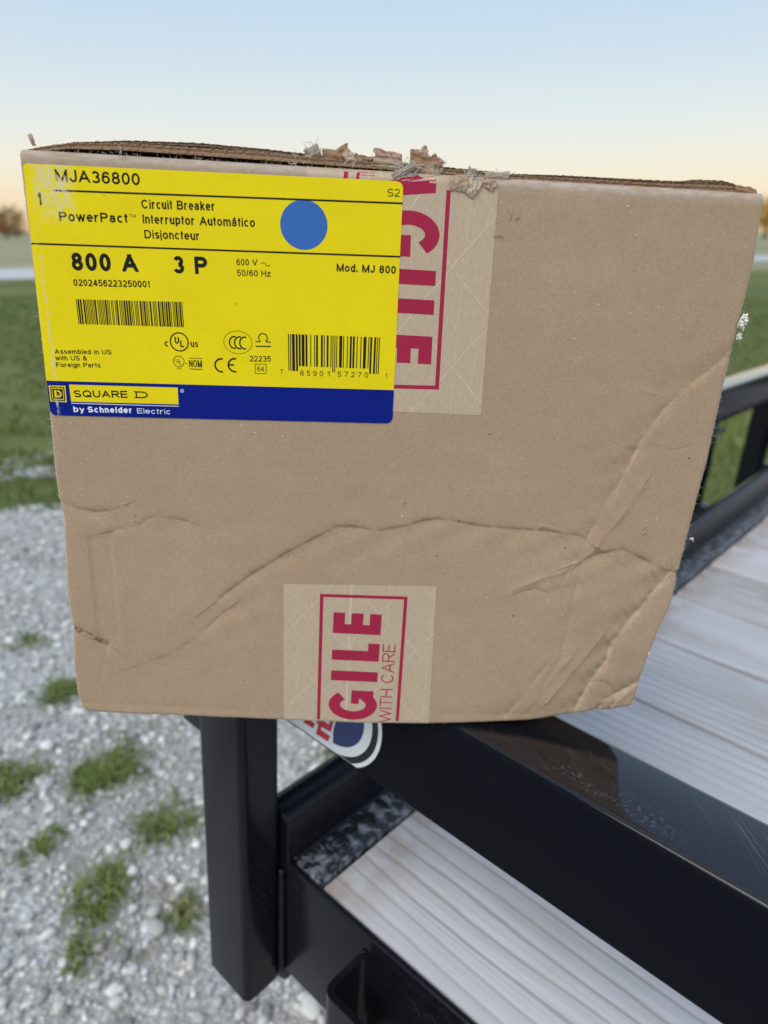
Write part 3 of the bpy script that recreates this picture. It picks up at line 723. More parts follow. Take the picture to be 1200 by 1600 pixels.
flap('top_flap', [(3, 274.4, 275.6), (9, 275.2, 277.0), (20, 276.9, 279.0), (43, 277.5, 280.3), (72, 277.3, 280.1), (100, 277.0, 279.9), (118, 276.7, 279.2), (150, 276.2, 278.7), (180, 275.8, 277.7), (222, 275.3, 276.9), (262, 275.2, 276.7), (282, 275.1, 277.2), (300, 275.0, 277.7), (307, 274.2, 276.3)], 3.0, .55, M_EDGE, 3)
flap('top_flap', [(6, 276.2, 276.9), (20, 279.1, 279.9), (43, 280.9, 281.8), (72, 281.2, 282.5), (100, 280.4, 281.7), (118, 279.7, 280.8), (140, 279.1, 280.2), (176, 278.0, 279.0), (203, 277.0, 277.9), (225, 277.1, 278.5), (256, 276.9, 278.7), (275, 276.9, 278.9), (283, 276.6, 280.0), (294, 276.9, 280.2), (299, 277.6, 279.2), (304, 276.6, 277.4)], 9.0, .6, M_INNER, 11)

# fuzz of loose fibres along the cut edges
def strand(mb, pts, r):
    for p, q in zip(pts[:-1], pts[1:]):
        p, q = Vector(p), Vector(q); d = (q-p)
        if d.length < 1e-7: continue
        a = d.orthogonal().normalized()*r; b = d.normalized().cross(a)
        mb.add([p+a, p-a*.5+b*.87, p-a*.5-b*.87, q+a, q-a*.5+b*.87, q-a*.5-b*.87], [(0, 1, 4, 3), (1, 2, 5, 4), (2, 0, 3, 5)])
def hair(mb, s, t, o, ds, dt, ln, r):
    pts = []; x, z = s, t; a = math.atan2(dt, ds)
    for k in range(5):
        pts.append(loc(x, z, o)); x += math.cos(a)*ln/4; z += math.sin(a)*ln/4; a += random.uniform(-.5, .5)
    strand(mb, pts, r)
mb = MB()
for _ in range(420):
    t = random.uniform(18, 272); r_ = random.random() < .6
    s = np.interp(t, SR[:, 0], SR[:, 1])-.2 if r_ else np.interp(t, SL[:, 0], SL[:, 1])+.2
    hair(mb, float(s), t, -1.8, 1 if r_ else -1, random.uniform(-1, 1), random.choice((.6, .8, 1.0, 1.0, 2.2)), .00005)
for _ in range(240):
    s = random.uniform(8, 300); hair(mb, s, 275.3, -3.4, random.uniform(-1, 1), 1, random.choice((.8, 1, 1.6, 2.6)), .00005)
for _ in range(120):
    s = random.uniform(2, 290); hair(mb, s, float(np.interp(s, TB[:, 0], TB[:, 1]))+.2, -2.2, random.uniform(-1, 1), -1, random.uniform(.6, 1.6), .00005)
for _ in range(130):
    s, t = random.uniform(5, 305), random.uniform(4, 160)
    if s < 165 and t > 160: continue
    hair(mb, s, t, float(out_fn(s, t))+.08, random.uniform(-1, 1), random.uniform(-1, 1), random.uniform(1, 3), .00004)
for _ in range(70):
    s, t = random.uniform(203, 305), random.uniform(150, 270); hair(mb, s, t, float(out_fn(s, t))+.08, random.uniform(-1, 1), random.uniform(-1, 1), random.uniform(1, 3), .00004)
tag(mb.build('edge_fibres', M_HAIR, box), kind='stuff')

# torn and crumpled paper left where the tape was cut
def scrap(s, t, out, w, h, mat, seed, tilt=0., amp=1.0, name='torn_paper'):
    rg = np.random.default_rng(seed); n = 15
    off = rg.normal(0, 50, 3)
    w *= .95; h *= .90; V = []
    for j in range(n):
        for i in range(n):
            u, v = i/(n-1)-.5, j/(n-1)-.5
            nz = noise.noise(Vector((u*3.2+off[0], v*3.2+off[1], 0))); nz2 = noise.noise(Vector((u*6+off[1], v*6, off[2]))); nz3 = noise.noise(Vector((u*13+off[1], v*13, off[2])))
            k = 1+.22*noise.noise(Vector((math.atan2(v, u)*1.3+off[2], 2, 1)))+.07*noise.noise(Vector((u*7+off[2], v*7, 7)))
            x, z = u*w*k + nz2*.5*amp, v*h*k + nz*.5*amp
            ct, st_ = math.cos(tilt), math.sin(tilt)
            V.append(loc(s+x*ct-z*st_, t+x*st_+z*ct, out+(nz*1.5+nz2*.8+nz3*.2)*amp - v*v*3))
    F = [(j*n+i, j*n+i+1, (j+1)*n+i+1, (j+1)*n+i) for j in range(n-1) for i in range(n-1)]
    o = mesh_obj(name, V, F, mat, box, True)
    m = o.modifiers.new('thick', 'SOLIDIFY'); m.thickness = .0004
    return o
scrap(130, 280.0, -5, 11, 8, M_BROWN, 1, .25); scrap(135.6, 280.0, -3.2, 6, 4.6, M_TAPE, 2, -.8, .6); scrap(142, 278.9, -4, 10, 4.6, M_BROWN, 3, -.1)
scrap(151.5, 280.6, -5, 12, 6.2, M_PINK, 4, -.15); scrap(152, 278.2, -3, 14, 4.2, M_SCRAP, 5, -.12, .7); scrap(167, 279.2, -3.5, 14, 7.2, M_BROWN, 6, -.25); scrap(165.5, 282.6, -5, 5.5, 6.5, M_SCRAP, 7, .3); scrap(168.5, 276.6, -2, 12, 3.6, M_SCRAP, 27, -.25)
scrap(172, 280.4, -4, 6, 4.2, M_PINK, 8, -.6); scrap(181.5, 272.4, 1.2, 8, 7.0, M_SCRAP, 9, .1, .7); scrap(187, 271.2, 1.4, 5.5, 8.0, M_TAPE, 10, -.5, .7); scrap(194, 272.8, 1.2, 6, 4.6, M_SCRAP, 12, -.4, .7)
scrap(197, 276.2, -1, 11, 3.4, M_PALE, 13, .08, .5); scrap(120.5, 280.6, -4, 6.5, 6, M_PALE, 14, .5); scrap(158.5, 276.0, .6, 11, 2.8, M_PALE, 15, .55, .5); scrap(186, 275.6, .2, 6, 4, M_PALE, 31, 1.3, .6)
scrap(5, 279.4, -3, 1.6, 5, M_SCRAP, 16, .35, .4)
scrap(1.6, 273, -2.2, 3.2, 3.6, M_CARD, 17, .3, .4); scrap(302, 276.0, -2.5, 10, 4.0, M_BROWN, 18, -.2, .6)
mb = MB()
for (cs, ct_, nn, sp) in ((121, 281.5, 22, 2), (159, 277.4, 34, 3.2), (157.5, 275, 16, 1.6), (172.5, 277, 12, 2), (187, 275.5, 24, 3), (198, 275.5, 14, 4), (113, 278.2, 7, 2), (140, 279, 10, 8), (41, 275.5, 8, 1.5), (168, 275.2, 16, 7)):
    for _ in range(nn):
        hair(mb, cs+random.gauss(0, sp*.6), ct_+random.gauss(0, .8), random.uniform(-3, .8), random.uniform(-1, 1), random.uniform(-.4, 1), random.uniform(1.5, 5), random.choice((.00006, .00008, .00013)))
tag(mb.build('torn_fibres', M_FIBRE, box), kind='stuff')
# white flecks stuck to the right edge, and shreds on the face
def fleck(s, t, out, r, nb, seed, mat=None, stretch=2.0):
    rg = np.random.default_rng(seed); v, f, k = [], [], 0
    for _ in range(nb*2):
        c = np.array([s, t, out])+rg.normal(0, 1, 3)*np.array([r*.30, r*.30*stretch, r*.3]); q = IV1*(1+rg.normal(0, .5, (len(IV1), 1)))*r*rg.uniform(.12, .30)*np.array([1, 1.1, .7])
        v += [loc(*(c+p)) for p in q]; f.append(IF1+k); k += len(IV1)
    mesh_obj('white_fleck', v, np.concatenate(f), mat or M_FLECK, box)
fleck(312.2, 224.0, -.5, 2.5, 46, 1, None, 1.5); fleck(312.4, 217.5, -.5, 1.6, 24, 2, None, 1.5); fleck(311.7, 118.9, -.2, 1.2, 10, 3, None, .8); fleck(308.9, 113, .2, .45, 4, 4); fleck(303.2, 52.2, -.2, .9, 12, 5, None, 2.6)
fleck(167.2, 123.4, 1.0, .55, 5, 6, None, 1.6); fleck(252.5, 267.7, .6, .7, 5, 7, None, .8); fleck(257.8, 256.6, .5, .5, 4, 8, None, .8); fleck(41, 273.6, -1, .9, 9, 9, None, 1.2)
for pts in ([(203.5, 264), (204.2, 262), (203.8, 260)], [(206, 260.2), (208, 261)], [(198, 253), (201, 253.4), (202.2, 252.6)], [(166.5, 129), (168, 131.5)], [(286, 120.5), (287.5, 122), (287, 124)], [(312.5, 214), (318, 209), (322, 206)]):
    mb = MB(); strand(mb, [loc(s, t, .7) for s, t in pts], .00028 if len(pts) < 3 or pts[0][0] < 300 else .00006)
    mb.build('paper_shred', M_PALE, box)

# ---- tapes and label: sheets that follow the face
def sheet(name, quad, mat, lift, rad=(0, 0, 0, 0), ns=90, nt=70, ragged=0., parent=None, seed=0):
    (x0, y0), (x1, y1), (x2, y2), (x3, y3) = quad              # TL TR BR BL in mm
    w = x1-x0; h = y0-y3
    vs_ = np.unique(np.r_[np.linspace(0, 1, nt), np.linspace(0, .06, 14), np.linspace(.94, 1, 14)])
    S_, T_ = [], []
    for v in vs_:
        lo, hi = 0., 1.
        for (r, top, left) in ((rad[0], 1, 1), (rad[1], 1, 0), (rad[2], 0, 0), (rad[3], 0, 1)):
            d = v*h if top else (1-v)*h
            if r and d < r:
                k = (r-math.sqrt(max(0, r*r-(r-d)**2)))/w
                if left: lo = max(lo, k)
                else: hi = min(hi, 1-k)
        us = np.linspace(lo, hi, ns)
        s = (x0*(1-us)+x1*us)*(1-v)+(x3*(1-us)+x2*us)*v; t = (y0*(1-us)+y1*us)*(1-v)+(y3*(1-us)+y2*us)*v
        if ragged:
            s = s + (us < .001)*ragged*wob(v*40, 1, seed) + (us > .999)*ragged*wob(v*40, 1, seed+3)
        S_.append(s); T_.append(t)
    S_, T_ = np.array(S_)[::-1], np.array(T_)[::-1]
    return grid_mesh(S_, T_, out_fn(S_, T_)+lift, name, mat, parent or box)
tape1 = sheet('packing_tape', [(118.5, 275.4), (197.9, 275.5), (200.6, 175.4), (121, 174.6)], M_TAPE, .12, ragged=.25, seed=1)
tape2 = sheet('packing_tape', [(109.4, 83), (187.3, 85.8), (189.9, -.4), (109.8, -2.0)], M_TAPE, .14, ragged=.3, seed=5)
LQ = [(2.0, 270.2), (158.4, 271.9), (159.8, 169.3), (.6, 164.6)]
label = sheet('shipping_label', LQ, M_YEL, .30, (1.5, 3, 3, 3.5))
LIFT = .30
class Ink:
    """flat printing laid on the sheet below, given in face millimetres"""
    def __init__(s, lift): s.v, s.f, s.lift = [], [], lift
    def add(s, pts, faces):
        n = len(s.v); s.v += [tuple(p) for p in pts]; s.f += [tuple(i+n for i in q) for q in faces]
    def quad(s, a, b, c, d, n=1, m=1, lift=0):
        a, b, c, d = map(np.array, (a, b, c, d)); p = []
        for j in range(m+1):
            for i in range(n+1):
                u, v = i/n, j/m; p.append(tuple((a*(1-u)+b*u)*(1-v)+(d*(1-u)+c*u)*v))
        s.add([(x, y, lift) for x, y in p], [(j*(n+1)+i, j*(n+1)+i+1, (j+1)*(n+1)+i+1, (j+1)*(n+1)+i) for j in range(m) for i in range(n)])
    def line(s, p, q, w, n=1, lift=0):
        p, q = np.array(p, float), np.array(q, float); d = q-p; d /= np.linalg.norm(d); o = np.array([-d[1], d[0]])*w/2
        s.quad(p+o, q+o, q-o, p-o, n, 1, lift)
    def arc(s, c, rx, ry, w, a0, a1, n=40, lift=0, wy=None):
        wy = w if wy is None else wy; p = []
        for i in range(n+1):
            t = R(a0+(a1-a0)*i/n); p.append((c[0]+rx*math.cos(t), c[1]+ry*math.sin(t), lift)); p.append((c[0]+(rx-w)*math.cos(t), c[1]+(ry-wy)*math.sin(t), lift))
        s.add(p, [(2*i, 2*i+2, 2*i+3, 2*i+1) for i in range(n)])
    def disc(s, c, rx, ry, n=48):
        s.add([(c[0]+rx*math.cos(2*math.pi*i/n), c[1]+ry*math.sin(2*math.pi*i/n), 0) for i in range(n)], [tuple(range(n))])
    def build(s, name, mat, parent):
        v = np.array(s.v); o = out_fn(v[:, 0], v[:, 1])+s.lift+v[:, 2]
        ob = mesh_obj(name, np.c_[v[:, 0]/1000-W/2, -D/2-o/1000, v[:, 1]/1000], s.f, mat, parent)
        bm = bmesh.new(); bm.from_mesh(ob.data)
        for f in bm.faces:
            if f.normal.y > 0: f.normal_flip()
        bm.to_mesh(ob.data); bm.free()
        return ob
# a plain grotesque drawn as stroked centre lines: every glyph sits in a box of cap height 1
def _A(cx, cy, rx, ry, a0, a1):
    n = max(4, int(abs(a1-a0)/14)); return [(cx+rx*math.cos(R(a0+(a1-a0)*i/n)), cy+ry*math.sin(R(a0+(a1-a0)*i/n))) for i in range(n+1)]
def _O(cx, cy, rx, ry): return _A(cx, cy, rx, ry, 0, 360)
X_ = .73
_P = [[(0, 0), (0, 1)], [(0, 1), (.55, 1)] + _A(.58, .74, .42, .26, 80, -80) + [(.55, .48), (0, .48)]]
_S = [_A(.5, .745, .46, .255, 22, 270)[:-1] + _A(.5, .245, .5, .245, 90, -158)]
_six = [_O(.5, .31, .5, .31), _A(.55, .5, .55, .5, 38, 180) + [(0, .31)]]
_a = [_A(.45, .5, .42, .23, 165, 0) + [(.87, .12), (1, 0)], _O(.42, .21, .42, .21)]
FONT = {
 'A': (.92, [[(0, 0), (.5, 1)], [(.5, 1), (1, 0)], [(.17, .32), (.83, .32)]]),
 'B': (.82, [[(0, 0), (0, 1)], [(0, 1), (.6, 1)] + _A(.6, .765, .34, .235, 75, -75) + [(.6, .53), (0, .53)], [(0, .53), (.62, .53)] + _A(.62, .265, .38, .265, 75, -75) + [(.62, 0), (0, 0)]]),
 'C': (.92, [_A(.5, .5, .5, .5, 38, 322)]), 'D': (.86, [[(0, 0), (0, 1)], [(0, 1), (.42, 1)] + _A(.45, .5, .55, .5, 80, -80) + [(.42, 0), (0, 0)]]),
 'E': (.74, [[(1, 1), (0, 1)], [(0, 1), (0, 0)], [(0, 0), (1, 0)], [(0, .52), (.92, .52)]]), 'F': (.70, [[(1, 1), (0, 1)], [(0, 1), (0, 0)], [(0, .5), (.88, .5)]]),
 'H': (.82, [[(0, 0), (0, 1)], [(1, 0), (1, 1)], [(0, .52), (1, .52)]]), 'I': (0, [[(0, 0), (0, 1)]]), 'J': (.60, [[(1, 1), (1, .32)] + _A(.5, .3, .5, .3, 0, -180)]),
 'L': (.68, [[(0, 1), (0, 0)], [(0, 0), (1, 0)]]), 'M': (.98, [[(0, 0), (0, 1)], [(0, 1), (.5, 0)], [(.5, 0), (1, 1)], [(1, 1), (1, 0)]]),
 'N': (.82, [[(0, 0), (0, 1)], [(0, 1), (1, 0)], [(1, 0), (1, 1)]]), 'O': (.98, [_O(.5, .5, .5, .5)]), 'P': (.78, _P),
 'Q': (.98, [_O(.5, .5, .5, .5), [(.58, .26), (1, -.02)]]), 'R': (.84, _P + [[(.5, .48), (1, 0)]]), 'S': (.80, _S), 'T': (.80, [[(0, 1), (1, 1)], [(.5, 1), (.5, 0)]]),
 'U': (.82, [[(0, 1), (0, .36)] + _A(.5, .35, .5, .35, 180, 360) + [(1, .36), (1, 1)]]), 'V': (.92, [[(0, 1), (.5, 0)], [(.5, 0), (1, 1)]]),
 'W': (1.28, [[(0, 1), (.26, 0)], [(.26, 0), (.5, 1)], [(.5, 1), (.74, 0)], [(.74, 0), (1, 1)]]), 'X': (.88, [[(0, 0), (1, 1)], [(0, 1), (1, 0)]]), 'z': (.6, [[(0, X_), (1, X_)], [(1, X_), (0, 0)], [(0, 0), (1, 0)]]),
 '0': (.66, [_O(.5, .5, .5, .5)]), '1': (.34, [[(1, 0), (1, 1)], [(1, 1), (.55, .80), (0, .74)]]), '2': (.66, [_A(.5, .70, .48, .30, 165, -28) + [(0, 0)], [(0, 0), (1, 0)]]),
 '3': (.66, [_A(.48, .755, .44, .245, 158, -90), _A(.48, .255, .52, .255, 90, -158)]), '4': (.68, [[(.76, 0), (.76, 1)], [(.76, 1), (0, .26)], [(0, .26), (1, .26)]]),
 '5': (.66, [[(.92, 1), (.15, 1)], [(.15, 1), (.05, .48)], _A(.48, .32, .52, .32, 150, -155)]), '6': (.66, _six), '7': (.64, [[(0, 1), (1, 1)], [(1, 1), (.55, .5), (.34, 0)]]),
 '8': (.66, [_O(.5, .765, .43, .235), _O(.5, .265, .5, .265)]), '9': (.66, [[(1-x, 1-y) for x, y in q] for q in _six]),
 'a': (.64, _a), 'á': (.64, _a + [[(.36, .86), (.66, 1.06)]]), 'b': (.62, [[(0, 0), (0, 1)], _O(.5, .365, .5, .365)]), 'c': (.60, [_A(.5, .365, .5, .365, 40, 320)]),
 'd': (.62, [[(1, 0), (1, 1)], _O(.5, .365, .5, .365)]), 'e': (.64, [_A(.5, .365, .5, .365, 0, 318), [(0, .38), (1, .38)]]), 'g': (.62, [_O(.5, .385, .5, .345), [(1, X_), (1, -.06)] + _A(.5, -.06, .5, .21, 0, -160)]),
 'h': (.58, [[(0, 0), (0, 1)], [(0, .38)] + _A(.5, .40, .5, .33, 180, 0) + [(1, 0)]]), 'i': (0, [[(0, 0), (0, .67)], [(0, .985), (0, 1.0)]]), 'j': (.14, [[(1, .67), (1, -.12), (.6, -.27), (0, -.28)], [(1, .985), (1, 1.0)]]),
 'k': (.58, [[(0, 0), (0, 1)], [(.92, X_), (0, .24)], [(.34, .42), (1, 0)]]), 'l': (0, [[(0, 0), (0, 1)]]), 'm': (.98, [[(0, 0), (0, X_)], [(0, .4)] + _A(.25, .42, .25, .31, 180, 0) + [(.5, 0)], [(.5, .4)] + _A(.75, .42, .25, .31, 180, 0) + [(1, 0)]]),
 'n': (.58, [[(0, 0), (0, X_)], [(0, .38)] + _A(.5, .40, .5, .33, 180, 0) + [(1, 0)]]), 'o': (.66, [_O(.5, .365, .5, .365)]), 'p': (.62, [[(0, -.27), (0, X_)], _O(.5, .365, .5, .365)]),
 'r': (.46, [[(0, 0), (0, X_)], [(0, .36)] + _A(.9, .33, .9, .40, 165, 82)]), 's': (.58, [[(x, y*X_) for x, y in q] for q in _S]), 't': (.32, [[(.38, .95), (.38, .16), (.55, .02), (1, 0)], [(0, X_), (1, X_)]]),
 'u': (.58, [[(0, X_), (0, .33)] + _A(.5, .33, .5, .33, 180, 330), [(1, X_), (1, 0)]]), 'w': (.92, [[(0, X_), (.26, 0)], [(.26, 0), (.5, X_)], [(.5, X_), (.74, 0)], [(.74, 0), (1, X_)]]),
 'y': (.62, [[(0, X_), (.5, .02)], [(1, X_), (.46, -.14), (.3, -.26), (.04, -.27)]]), '/': (.34, [[(0, 0), (1, 1)]]), '.': (0, [[(0, 0), (0, .06)]]),
 '&': (.86, [[(1, 0), (.22, .70)] + _A(.42, .82, .24, .18, 215, -40) + [(.2, .47)] + _A(.36, .24, .36, .24, 120, 330) + [(.92, .46)]]),
}
def ribbon(pts, w):
    pts = [np.array(p, float) for p in pts]; closed = np.allclose(pts[0], pts[-1]) and len(pts) > 3
    if closed: pts = pts[:-1]
    n = len(pts); V = []
    for i in range(n):
        a = pts[i]-pts[i-1] if (i or closed) else pts[1]-pts[0]; b = pts[(i+1) % n]-pts[i] if (i < n-1 or closed) else pts[i]-pts[i-1]
        a = a/(np.linalg.norm(a)+1e-9); b = b/(np.linalg.norm(b)+1e-9); t = a+b; t = t/(np.linalg.norm(t)+1e-9); o = np.array([-t[1], t[0]])
        k = min(1.6, 1/max(.3, abs(np.dot(o, [-b[1], b[0]])))); V += [pts[i]+o*w/2*k, pts[i]-o*w/2*k]
    F = [(2*i, 2*((i+1) % n), 2*((i+1) % n)+1, 2*i+1) for i in range(n if closed else n-1)]
    return V, F
def text(ink, txt, p, q, cap, w=.13, italic=0., lift=0, wx=1.0):
    """txt from baseline point p to q; w = stroke width as a share of the cap height"""
    p, q = np.array(p, float), np.array(q, float); d = q-p; ln = np.linalg.norm(d)/cap; d /= np.linalg.norm(d); nn = np.array([-d[1], d[0]])
    gap = .10+w*.28
    fixed = sum(w for c in txt if c in FONT and FONT[c][0] == 0); flex = sum((FONT[c][0] if c in FONT else .34) for c in txt) + gap*(len(txt)-1)
    kx = (ln-fixed)/max(flex, 1e-6) if flex > .01 else 1
    x, idx = 0., 0
    for c in txt:
        if c == ' ': x += .34*kx+gap*kx; continue
        gw, st_ = FONT[c]; gw = gw*kx if gw else w
        for k in st_:
            cl = [(x+w/2+u*(gw-w), w/2+v*(1-w)) for u, v in k]
            lo, hi = min(v for u, v in cl)-w/2, max(v for u, v in cl)+w/2
            if len(cl) == 2 and cl[0][1] != cl[1][1] and abs(cl[0][0]-cl[1][0]) > 1e-6:      # diagonals run through and are cut level
                a, b = np.array(cl[0]), np.array(cl[1]); e = (b-a)/np.linalg.norm(b-a)*w*.6; cl = [a-e, *(a+(b-a)*t for t in (.2, .8)), b+e]
                lo, hi = min(a[1], b[1])-w/2, max(a[1], b[1])+w/2
            elif len(cl) == 2:
                a, b = np.array(cl[0]), np.array(cl[1]); e = (b-a)/(np.linalg.norm(b-a)+1e-9)*w/2; cl = [a-e, b+e]
            else:
                a, b = np.array(cl[0]), np.array(cl[1])
                if abs(a[0]-b[0]) < 1e-6 or abs(a[1]-b[1]) < 1e-6: cl = [a-(b-a)/(np.linalg.norm(b-a)+1e-9)*w/2] + list(cl[1:])
                a, b = np.array(cl[-2]), np.array(cl[-1])
                if abs(a[0]-b[0]) < 1e-6 or abs(a[1]-b[1]) < 1e-6: cl = list(cl[:-1]) + [b+(b-a)/(np.linalg.norm(b-a)+1e-9)*w/2]
            V, F = ribbon(cl, w); V = [(v[0], min(max(v[1], lo), hi)) for v in V]
            P_ = [p+d*(v[0]+italic*v[1])*cap+nn*v[1]*cap for v in V]
            ink.add([(a, b, lift+.004*(idx % 9)) for a, b in P_], F); idx += 1
        x += gw+gap*kx

ink = Ink(LIFT+.07)
B1, B2 = .172, .222
def print_text(name, rows, extra=None, parent=None):
    ink = Ink(LIFT+.07)
    for r_ in rows: text(ink, *r_)
    if extra: extra(ink)
    return ink.build(name, M_INK, parent or label)
print_text('product_code', [("MJA36800", (14.82, 264.12), (49.54, 264.44), 4.6, B1)])
print_text('package_count', [("1", (6.3, 254.63), (8.0, 254.65), 4.94, .168)])
print_text('size_code', [("S2", (152.05, 265.79), (157.2, 266.0), 3.0, .12)])
print_text('product_name', [("PowerPact", (14.72, 248.88), (43.4, 249.69), 3.7, .182), ("TM", (43.9, 251.9), (46.9, 251.95), 1.3, .1)])
print_text('product_type', [("Circuit Breaker", (49.59, 255.62), (80.28, 256.42), 3.5, .168), ("Interruptor Automático", (49.73, 249.85), (96.9, 250.95), 3.5, .168), ("Disjoncteur", (50.06, 243.98), (73.46, 244.53), 3.4, .168)])
ink = Ink(LIFT+.07); ink.line((13.4, 260.65), (158.6, 263.52), .72, 60); ink.build('rule_line', M_INK, label)
ink = Ink(LIFT+.07); ink.line((1.6, 239.3), (158.9, 242.52), .72, 60); ink.build('rule_line', M_INK, label)
print_text('current_rating', [("800 A", (18.05, 229.31), (46.41, 230.14), 7.3, B2)])
print_text('pole_count', [("3 P", (61.65, 230.5), (76.29, 230.9), 7.1, B2)])
print_text('serial_number', [("0202456223250001", (17.95, 222.96), (50.94, 224.03), 2.8, .168)])
def tilde(ink): ink.arc((100.3, 236.3), 1.05, .75, .26, 0, 180, 14); ink.arc((102.15, 236.3), 1.05, .75, .26, 180, 360, 14)
print_text('voltage_text', [("600 V", (88.82, 235.25), (97.83, 235.61), 2.6, .145), ("50/60 Hz", (88.92, 230.92), (103.41, 231.32), 2.6, .145)], tilde)
print_text('model_text', [("Mod. MJ 800", (131.87, 235.1), (157.4, 235.5), 3.2, .182)])
print_text('origin_text', [("Assembled in US", (6.48, 193.12), (31.8, 194.2), 2.1, .168), ("with US &", (6.39, 190.2), (20.76, 190.85), 2.1, .168), ("Foreign Parts", (6.42, 187.17), (26.45, 188.03), 2.1, .168)])
ink = Ink(LIFT+.07)
def bar_quad(x0, x1, y0, y1, c):                                # c: TL TR BR BL corners of the code
    c = [np.array(k) for k in c]
    f = lambda u, v: (c[0]*(1-u)+c[1]*u)*(1-v)+(c[3]*(1-u)+c[2]*u)*v
    ink.quad(f(x0, y0), f(x1, y0), f(x1, y1), f(x0, y1))
c1 = [(18.21, 217.39), (64.94, 218.72), (65.27, 207.99), (18.4, 206.82)]
seq = []
for _ in range(56): seq.append((random.choice((1, 1, 1, 2.2)), random.choice((1, 1, 1, 2.0))))
tot = sum(a+b for a, b in seq); x = 0
for a, b in seq: bar_quad(x/tot, (x+a)/tot, 0, 1, c1); x += a+b
ink.build('barcode', M_INK, label)
ink = Ink(LIFT+.07)
c2 = [(111.01, 207.55), (152.12, 208.25), (152.23, 191.9), (111.39, 191.2)]
LC = ['0001101', '0011001', '0010011', '0111101', '0100011', '0110001', '0101111', '0111011', '0110111', '0001011']
code = [7, 8, 5, 9, 0, 1, 5, 7, 2, 7, 0, 1]; bits = '101' + ''.join(LC[d] for d in code[:6]) + '01010' + ''.join(''.join('10'[int(k)] for k in LC[d]) for d in code[6:]) + '101'
i = 0
while i < 95:
    if bits[i] == '1':
        j = i
        while j < 95 and bits[j] == '1': j += 1
        tall = i < 10 or i >= 85 or 45 <= i < 50
        bar_quad(i/95, (j-.08)/95, 0, 1.0 if tall else .86, c2); i = j
    else: i += 1
for s_, p, q in [("7", (107.62, 189.55), (108.9, 189.58)), ("1", (155.3, 190.41), (156.1, 190.43))]: text(ink, s_, p, q, 2.1, .10)
for k, ch in enumerate("85901"): text(ink, ch, (116.64+k*2.95+(.5 if ch == '1' else 0), 189.3+k*.08), (116.64+k*2.95+1.6, 189.3+k*.08), 2.4, .12)
for k, ch in enumerate("57270"): text(ink, ch, (133.67+k*3.05, 189.75+k*.06), (133.67+k*3.05+1.65, 189.75+k*.06), 2.4, .12)
ink.build('barcode', M_INK, label)
def ul(ink):
    ink.arc((62.54, 201.4), 4.25, 4.25, .55, 0, 360, 48); text(ink, 'U', (60.5, 200.6), (62.5, 200.6), 2.9, .2); text(ink, 'L', (62.9, 199.2), (64.6, 199.2), 2.9, .2)
print_text('certification_mark', [('c', (55.98, 199.02), (57.7, 199.06), 3.0, .17), ('us', (67.64, 199.43), (70.9, 199.5), 3.0, .15)], ul)
def nom(ink):
    ink.arc((61.87, 192.72), 2.55, 2.55, .28, 0, 360, 36); text(ink, 'U', (60.5, 192.2), (61.9, 192.2), 1.7, .15); text(ink, 'L', (62.1, 191.4), (63.2, 191.4), 1.7, .15); text(ink, 'MX', (60.9, 189.2), (63, 189.2), .8, .12)
    ink.line((64.9, 192), (65.8, 192), .3); ink.line((66.5, 194.5), (72.4, 194.6), .25); ink.line((66.6, 189.6), (72.4, 189.7), .35)
print_text('certification_mark', [('NOM', (66.5, 190.44), (72.3, 190.62), 3.2, .13)], nom)
def ccc(ink):
    ink.arc((88.71, 202.6), 6.4, 5.1, .2, 0, 360, 60)
    for k in range(3): ink.arc((87.2+k*2.3, 202.5), 2.6, 2.9, .62, 75, 285, 24, lift=.004*k)
print_text('certification_mark', [], ccc)
def libra(ink): ink.arc((99.9, 205.2), 2.15, 2.1, .45, -50, 230, 30); ink.line((96.6, 203.4), (98.7, 203.45), .45, lift=.004); ink.line((101.2, 203.5), (103.4, 203.55), .45, lift=.004); ink.line((96.6, 201.35), (103.4, 201.6), .5)
print_text('certification_mark', [], libra)
def ce(ink): ink.arc((81.2, 192.0), 3.4, 3.3, .75, 80, 280, 30); ink.arc((87.2, 192.4), 3.4, 3.3, .75, 80, 280, 30); ink.line((83.9, 192.4), (86.8, 192.45), .7, lift=.004)
print_text('certification_mark', [], ce)
def b64(ink):
    for p, q in (((96.33, 193.42), (101.25, 193.69)), ((101.25, 193.69), (101.22, 189.4)), ((101.22, 189.4), (96.28, 189.13)), ((96.28, 189.13), (96.33, 193.42))): ink.line(p, q, .25, lift=random.uniform(0, .01))
print_text('batch_code', [('22235', (93.94, 194.44), (103.42, 194.84), 2.6, .15), ('64', (97.2, 190.15), (100.3, 190.22), 2.3, .12)], b64)
ink = Ink(LIFT+.05); ink.disc((117.5, 252.9), 10.0, 9.85); ink.build('blue_dot', M_DOT, label)
# blue band at the foot of the label with the maker's mark
band = sheet('blue_band', [(.95, 180.7), (159.6, 185.0), (159.8, 169.3), (.7, 164.6)], M_BLUE, LIFT+.05, (0, 0, 3, 3.5), 90, 20, parent=label)
ink = Ink(LIFT+.10)
ink.quad((11.28, 179.48), (60.78, 180.79), (60.82, 172.96), (11.46, 171.6), 30, 4)
q0 = [(1.9, 178.6), (9.5, 178.8), (9.4, 171.2), (1.9, 171.2)]
ink.quad(*q0, 4, 4)
ink.build('maker_panel', M_YEL, label)
ink = Ink(LIFT+.14)
for p, q in (((2.7, 177.9), (8.8, 178.05)), ((8.7, 178), (8.6, 172)), ((8.7, 171.95), (2.6, 171.85)), ((2.7, 171.9), (2.8, 177.9))): ink.line(p, q, .5, lift=random.uniform(0, .012))
ink.quad((3.4, 177.2), (8.1, 177.3), (8.0, 172.6), (3.4, 172.5), lift=.015)
